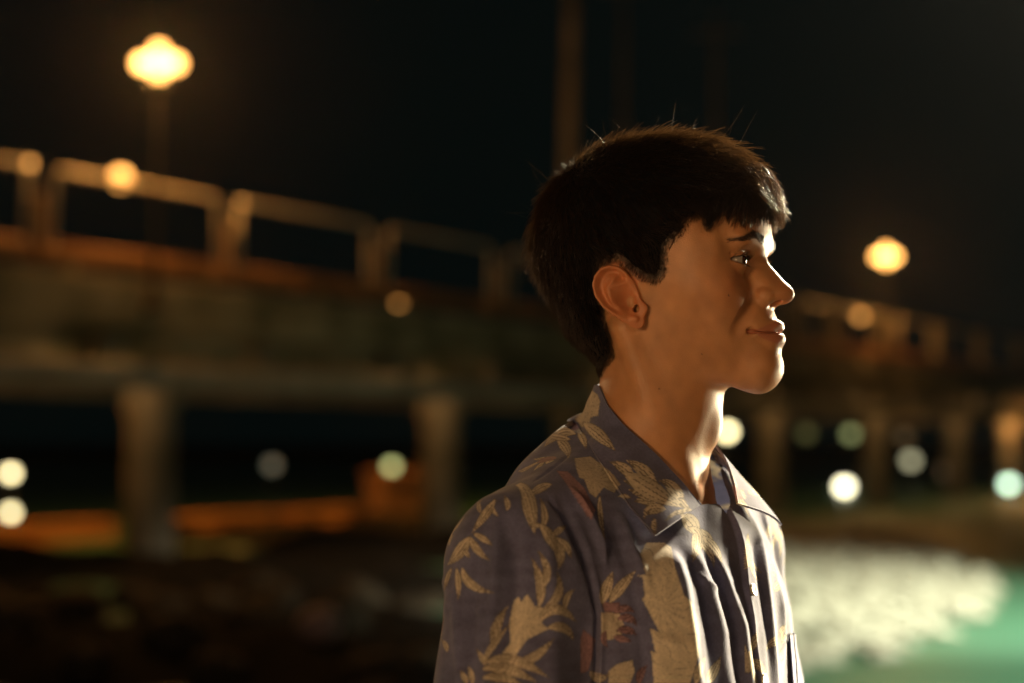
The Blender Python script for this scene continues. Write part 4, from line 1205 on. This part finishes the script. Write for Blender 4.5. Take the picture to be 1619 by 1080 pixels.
# ------------------------------------------------------------------ the person
FEET = np.array([TO[0]-.02*TF[0], TO[1]-.02*TF[1], 0.0])
person = empty('person', FEET)
tag(person, 'young person in a floral short sleeved shirt standing in profile, smiling', 'person')
M_brow = mat('brow hair', (.07, .042, .028), .7); M_skin = skin_mat(); M_cloth = cloth_mat(); M_strand = strand_mat(); M_cap = mat('hair mass', (.005, .004, .0035), .8, Specular_IOR_Level=.1)
M_trous = noisy(mat('trouser cloth', rough=.9), (.05, .05, .06), (.09, .085, .09), 40, 3); M_shoe = mat('shoe leather', (.03, .025, .02), .45)
def prt(name, W, F, m, parent=None, smooth=True): return mesh_np(name, W-FEET, F, m, parent or person, smooth)

V, Q, HV, HQ = build_head()
BW = head2w(V)
# pigment
SKIN = np.array([.52, .262, .118])
C = np.tile(SKIN, (len(V), 1)); C *= (1+.05*wav(V, 14, 12, 50, 31))[:, None]
ay = np.abs(V[:, 1])
lx = 109.2-20*(np.clip(ay/26.5, 0, 1))**1.75
up = -59.6-5.8*(np.clip(ay/26.5, 0, 1))**1.3; lw = -70.8+3.8*(np.clip(ay/26, 0, 1))**1.6
hw_u = 4.8*np.sqrt(np.clip(1-(ay/27)**2.2, 0, 1))+.6; hw_l = 6.0*np.sqrt(np.clip(1-(ay/26)**2, 0, 1))+.6
lip = np.maximum(sstep(1.25, .85, np.abs(V[:, 2]-up+.3)/hw_u), sstep(1.2, .85, np.abs(V[:, 2]-lw)/hw_l))*(ay < 27)*(V[:, 0] > 84)
C = C*(1-lip[:, None]*.7)+np.array([.44, .155, .10])*lip[:, None]*.7
red = np.exp(-(((V[:, 0]-72)/22)**2+((ay-42)/22)**2+((V[:, 2]+28)/18)**2))+1.1*((V[:, 0] < 12)*(V[:, 0] > -34)*(V[:, 2] < -4)*(V[:, 2] > -66)*(ay > 70))+.8*np.exp(-(((V[:, 0]-116)/10)**2+(ay/12)**2+((V[:, 2]+32)/10)**2))
C *= 1+np.clip(red, 0, 1.2)[:, None]*np.array([.06, -.14, -.16])
e2 = poly_sd(V[:, 0], V[:, 2], HAIRLINE)
fade = sstep(4, -5, e2+.8*wav(V, 10, 2, 6, 77))*(ay < 76)
C = C*(1-.88*fade[:, None])+np.array([.02, .014, .01])*.88*fade[:, None]
bt_ = np.interp(ay, [17, 36, 54], [0, .45, 1]); bz_ = np.interp(ay, [17, 36, 56], [14, 18.3, 12.8])
brow = np.exp(-((V[:, 2]-bz_)/np.interp(ay, [17, 30, 54], [2.6, 2.8, 1.3]))**4)*(ay > 14)*(ay < 57)*(V[:, 0] > 50)*sstep(14, 19, ay)*sstep(57, 50, ay)
C = C*(1-.42*brow[:, None])+np.array([.03, .018, .012])*.42*brow[:, None]
PJ = proj(BW); nearside = V[:, 1] < 0
for mx_, my_, r_ in ((1152, 467, 1.3), (1042, 615, 1.5), (1110, 560, .9), (1085, 470, .8)):
    C[(np.hypot(PJ[:, 0]-mx_, PJ[:, 1]-my_) < r_) & nearside] = (.12, .06, .035)
# forearms (hands rest in the trouser pockets) join the same body mesh
ga = Grid((-60, 100, -720), (110, 280, -240), 5)
ga.cap((-14, 168, -262), (-12, 200, -500), 46, 42, 6); ga.cap((-12, 200, -500), (30, 178, -690), 42, 28, 20)
av, aq = surface_nets(ga.F, ga.lo, ga.h)
av2 = av*np.array([1, -1, 1]); aq2 = aq[:, ::-1]
allV = np.concatenate([BW, tor2w(av), tor2w(av2)]); allQ = np.concatenate([Q, aq+len(BW), aq2+len(BW)+len(av)])
body = prt('body', allV, allQ, M_skin)
set_color(body, np.concatenate([C, np.tile(SKIN, (len(av)*2, 1))]))
# hair
e2h = poly_sd(HV[:, 0], HV[:, 2], HAIRLINE)
fm = (e2h < -5.0)[HQ].all(1); HQ2 = HQ[fm]; used = np.zeros(len(HV), bool); used[HQ2.ravel()] = True; mp = np.cumsum(used)-1
HVu = HV[used].astype(float); HQu = mp[HQ2]; HN = vnormals(HVu, HQu)
HVd = HVu-HN*2.0
hair = prt('hair', head2w(HVd), HQu, M_cap)
bvl = BVHTree.FromPolygons(HVu.tolist(), HQu.tolist())
for nm, (P, r) in hair_sets(HVu, HN, bvl).items():
    SV_, SF_ = strands(head2w(P), np.asarray(r)*.001)
    o = prt(nm, SV_, SF_, M_strand, hair); o['kind'] = 'stuff'; o.location = (0, 0, 0)
P, r = edge_sets(V, vnormals(V.astype(float), Q)); SV_, SF_ = strands(head2w(P), np.asarray(r)*.001)
o = prt('sideburn_strands', SV_, SF_, M_strand, hair); o['kind'] = 'stuff'
bvb = BVHTree.FromPolygons(V.tolist(), Q.tolist())
for P, r in brow_sets(bvb):
    SV_, SF_ = strands(head2w(P), np.asarray(r)*.001); prt('eyebrow', SV_, SF_, M_brow)
for P, r in lash_sets():
    SV_, SF_ = strands(head2w(P), np.asarray(r)*.001); prt('eyelashes', SV_, SF_, M_strand)
M_eye = eye_mat()
for s in (-1, 1):
    b = MB(); bmesh.ops.create_uvsphere(b.bm, u_segments=64, v_segments=48, radius=.012)
    for v in b.bm.verts:
        v.co = Vector((v.co.z, v.co.x, v.co.y))
        if v.co.x > .0100: v.co *= 1+.045*float(sstep(.0100, .0118, v.co.x))
    o = b.build('eye', M_eye, person, True); o.location = head2w((EYE[0], s*EYE[1], EYE[2]))-FEET; o.rotation_euler = (0, 0, -HYAW)
# shirt
SV, SQ, SN, SF, ST = build_shirt()
SC = paint_shirt(SV, SN, SF)
gl = torso_sdf((-140, 0, -730), (145, 310, -408), 6.0)
full = np.concatenate([gl.F[:, :0:-1], gl.F], 1)
lv, lq = surface_nets(full, (gl.lo[0], -(gl.n[1]-1)*gl.h, gl.lo[2]), gl.h)
lw_ = tor2w(lv)
shirt = prt('shirt', np.concatenate([SV, lw_]), np.concatenate([SQ, lq+len(SV)]), M_cloth)
set_color(shirt, np.concatenate([SC, np.tile(BASE, (len(lw_), 1))]))
bvh = BVHTree.FromPolygons(np.concatenate([SV, BW]).tolist(), np.concatenate([SQ, Q+len(SV)]).tolist())
CV, CF, CN = grid_sheet(build_collar(bvh), .0024)
vw = CAM-CV
collar = prt('collar', CV, CF, M_cloth, shirt)
set_color(collar, paint_shirt(CV, np.where((CN*vw).sum(1, keepdims=True) > 0, CN, -CN), np.ones(len(CV), bool), 8, 60, 1112))
# buttons and chest pocket
bs = BVHTree.FromPolygons(SV.tolist(), SQ.tolist())
M_btn = mat('button', (.45, .40, .30), .3)
for (x, y) in ((1189, 933), (1206, 1076)):
    h = bs.ray_cast(Vector(CAM), Vector(ray(x, y)).normalized())
    if h[0] is None: continue
    bt = MB().lathe([(0, -.0005), (.0052, -.0005), (.0058, .0006), (.0052, .0016), (.0040, .0012), (.0, .0012)], n=20).build('button', M_btn, shirt, True)
    nn = Vector(h[1]); nn = nn if nn.dot(Vector(CAM)-h[0]) > 0 else -nn
    bt.location = h[0]+nn*.001-Vector(FEET); bt.rotation_euler = nn.to_track_quat('Z', 'Y').to_euler()
G = np.zeros((24, 40, 3)); okp = True
for i_ in range(24):
    for j_ in range(40):
        u, v_ = i_/23, j_/39
        p_ = np.array([1243, 1003])*(1-u)*(1-v_)+np.array([1270, 1001])*u*(1-v_)+np.array([1250, 1090])*(1-u)*v_+np.array([1284, 1090])*u*v_
        h = bs.ray_cast(Vector(CAM), Vector(ray(*p_)).normalized())
        if h[0] is None: h = bs.find_nearest(Vector(px(p_[0], p_[1], 1.32)))
        nn = np.array(h[1]); nn = nn if nn@(CAM-np.array(h[0])) > 0 else -nn
        G[i_, j_] = np.array(h[0])+nn*.0028
G = smooth1(smooth1(G, 6, 0), 6, 1)
PV, PF, PN = grid_sheet(G, .0015); pk = prt('pocket', PV, PF, M_cloth, shirt); set_color(pk, np.tile(BASE*1.1, (len(PV), 1)))
# trousers and shoes
gt = Grid((-150, 0, -1600), (170, 230, -640), 8)
HZ = HO[2]*1000
gt.ell((0, 60, -690), (112, 120, 110), 20); gt.cap((0, 92, -740), (4, 100, -1110), 96, 68, 30); gt.cap((4, 100, -1110), (-14, 104, -HZ+75), 70, 56, 20)
gt.F = np.maximum(gt.F, gt.ax[2][None, None, :]*0+(-HZ+55-gt.ax[2][None, None, :]))
full = np.concatenate([gt.F[:, :0:-1], gt.F], 1)
tv, tq = surface_nets(full, (gt.lo[0], -(gt.n[1]-1)*gt.h, gt.lo[2]), gt.h)
prt('trousers', tor2w(tv), tq, M_trous)
gs = Grid((-90, 40, -HZ-10), (220, 170, -HZ+130), 4)
gs.ell((80, 108, -HZ+34), (125, 46, 40), 10); gs.ell((-30, 104, -HZ+50), (52, 42, 62), 20); gs.ell((130, 110, -HZ+28), (70, 46, 32), 14)
gs.F = np.maximum(gs.F, (-HZ+1)-gs.ax[2][None, None, :])
sv, sq = surface_nets(gs.F, gs.lo, gs.h)
prt('shoe', tor2w(sv), sq, M_shoe); prt('shoe', tor2w(sv*np.array([1, -1, 1])), sq[:, ::-1], M_shoe)
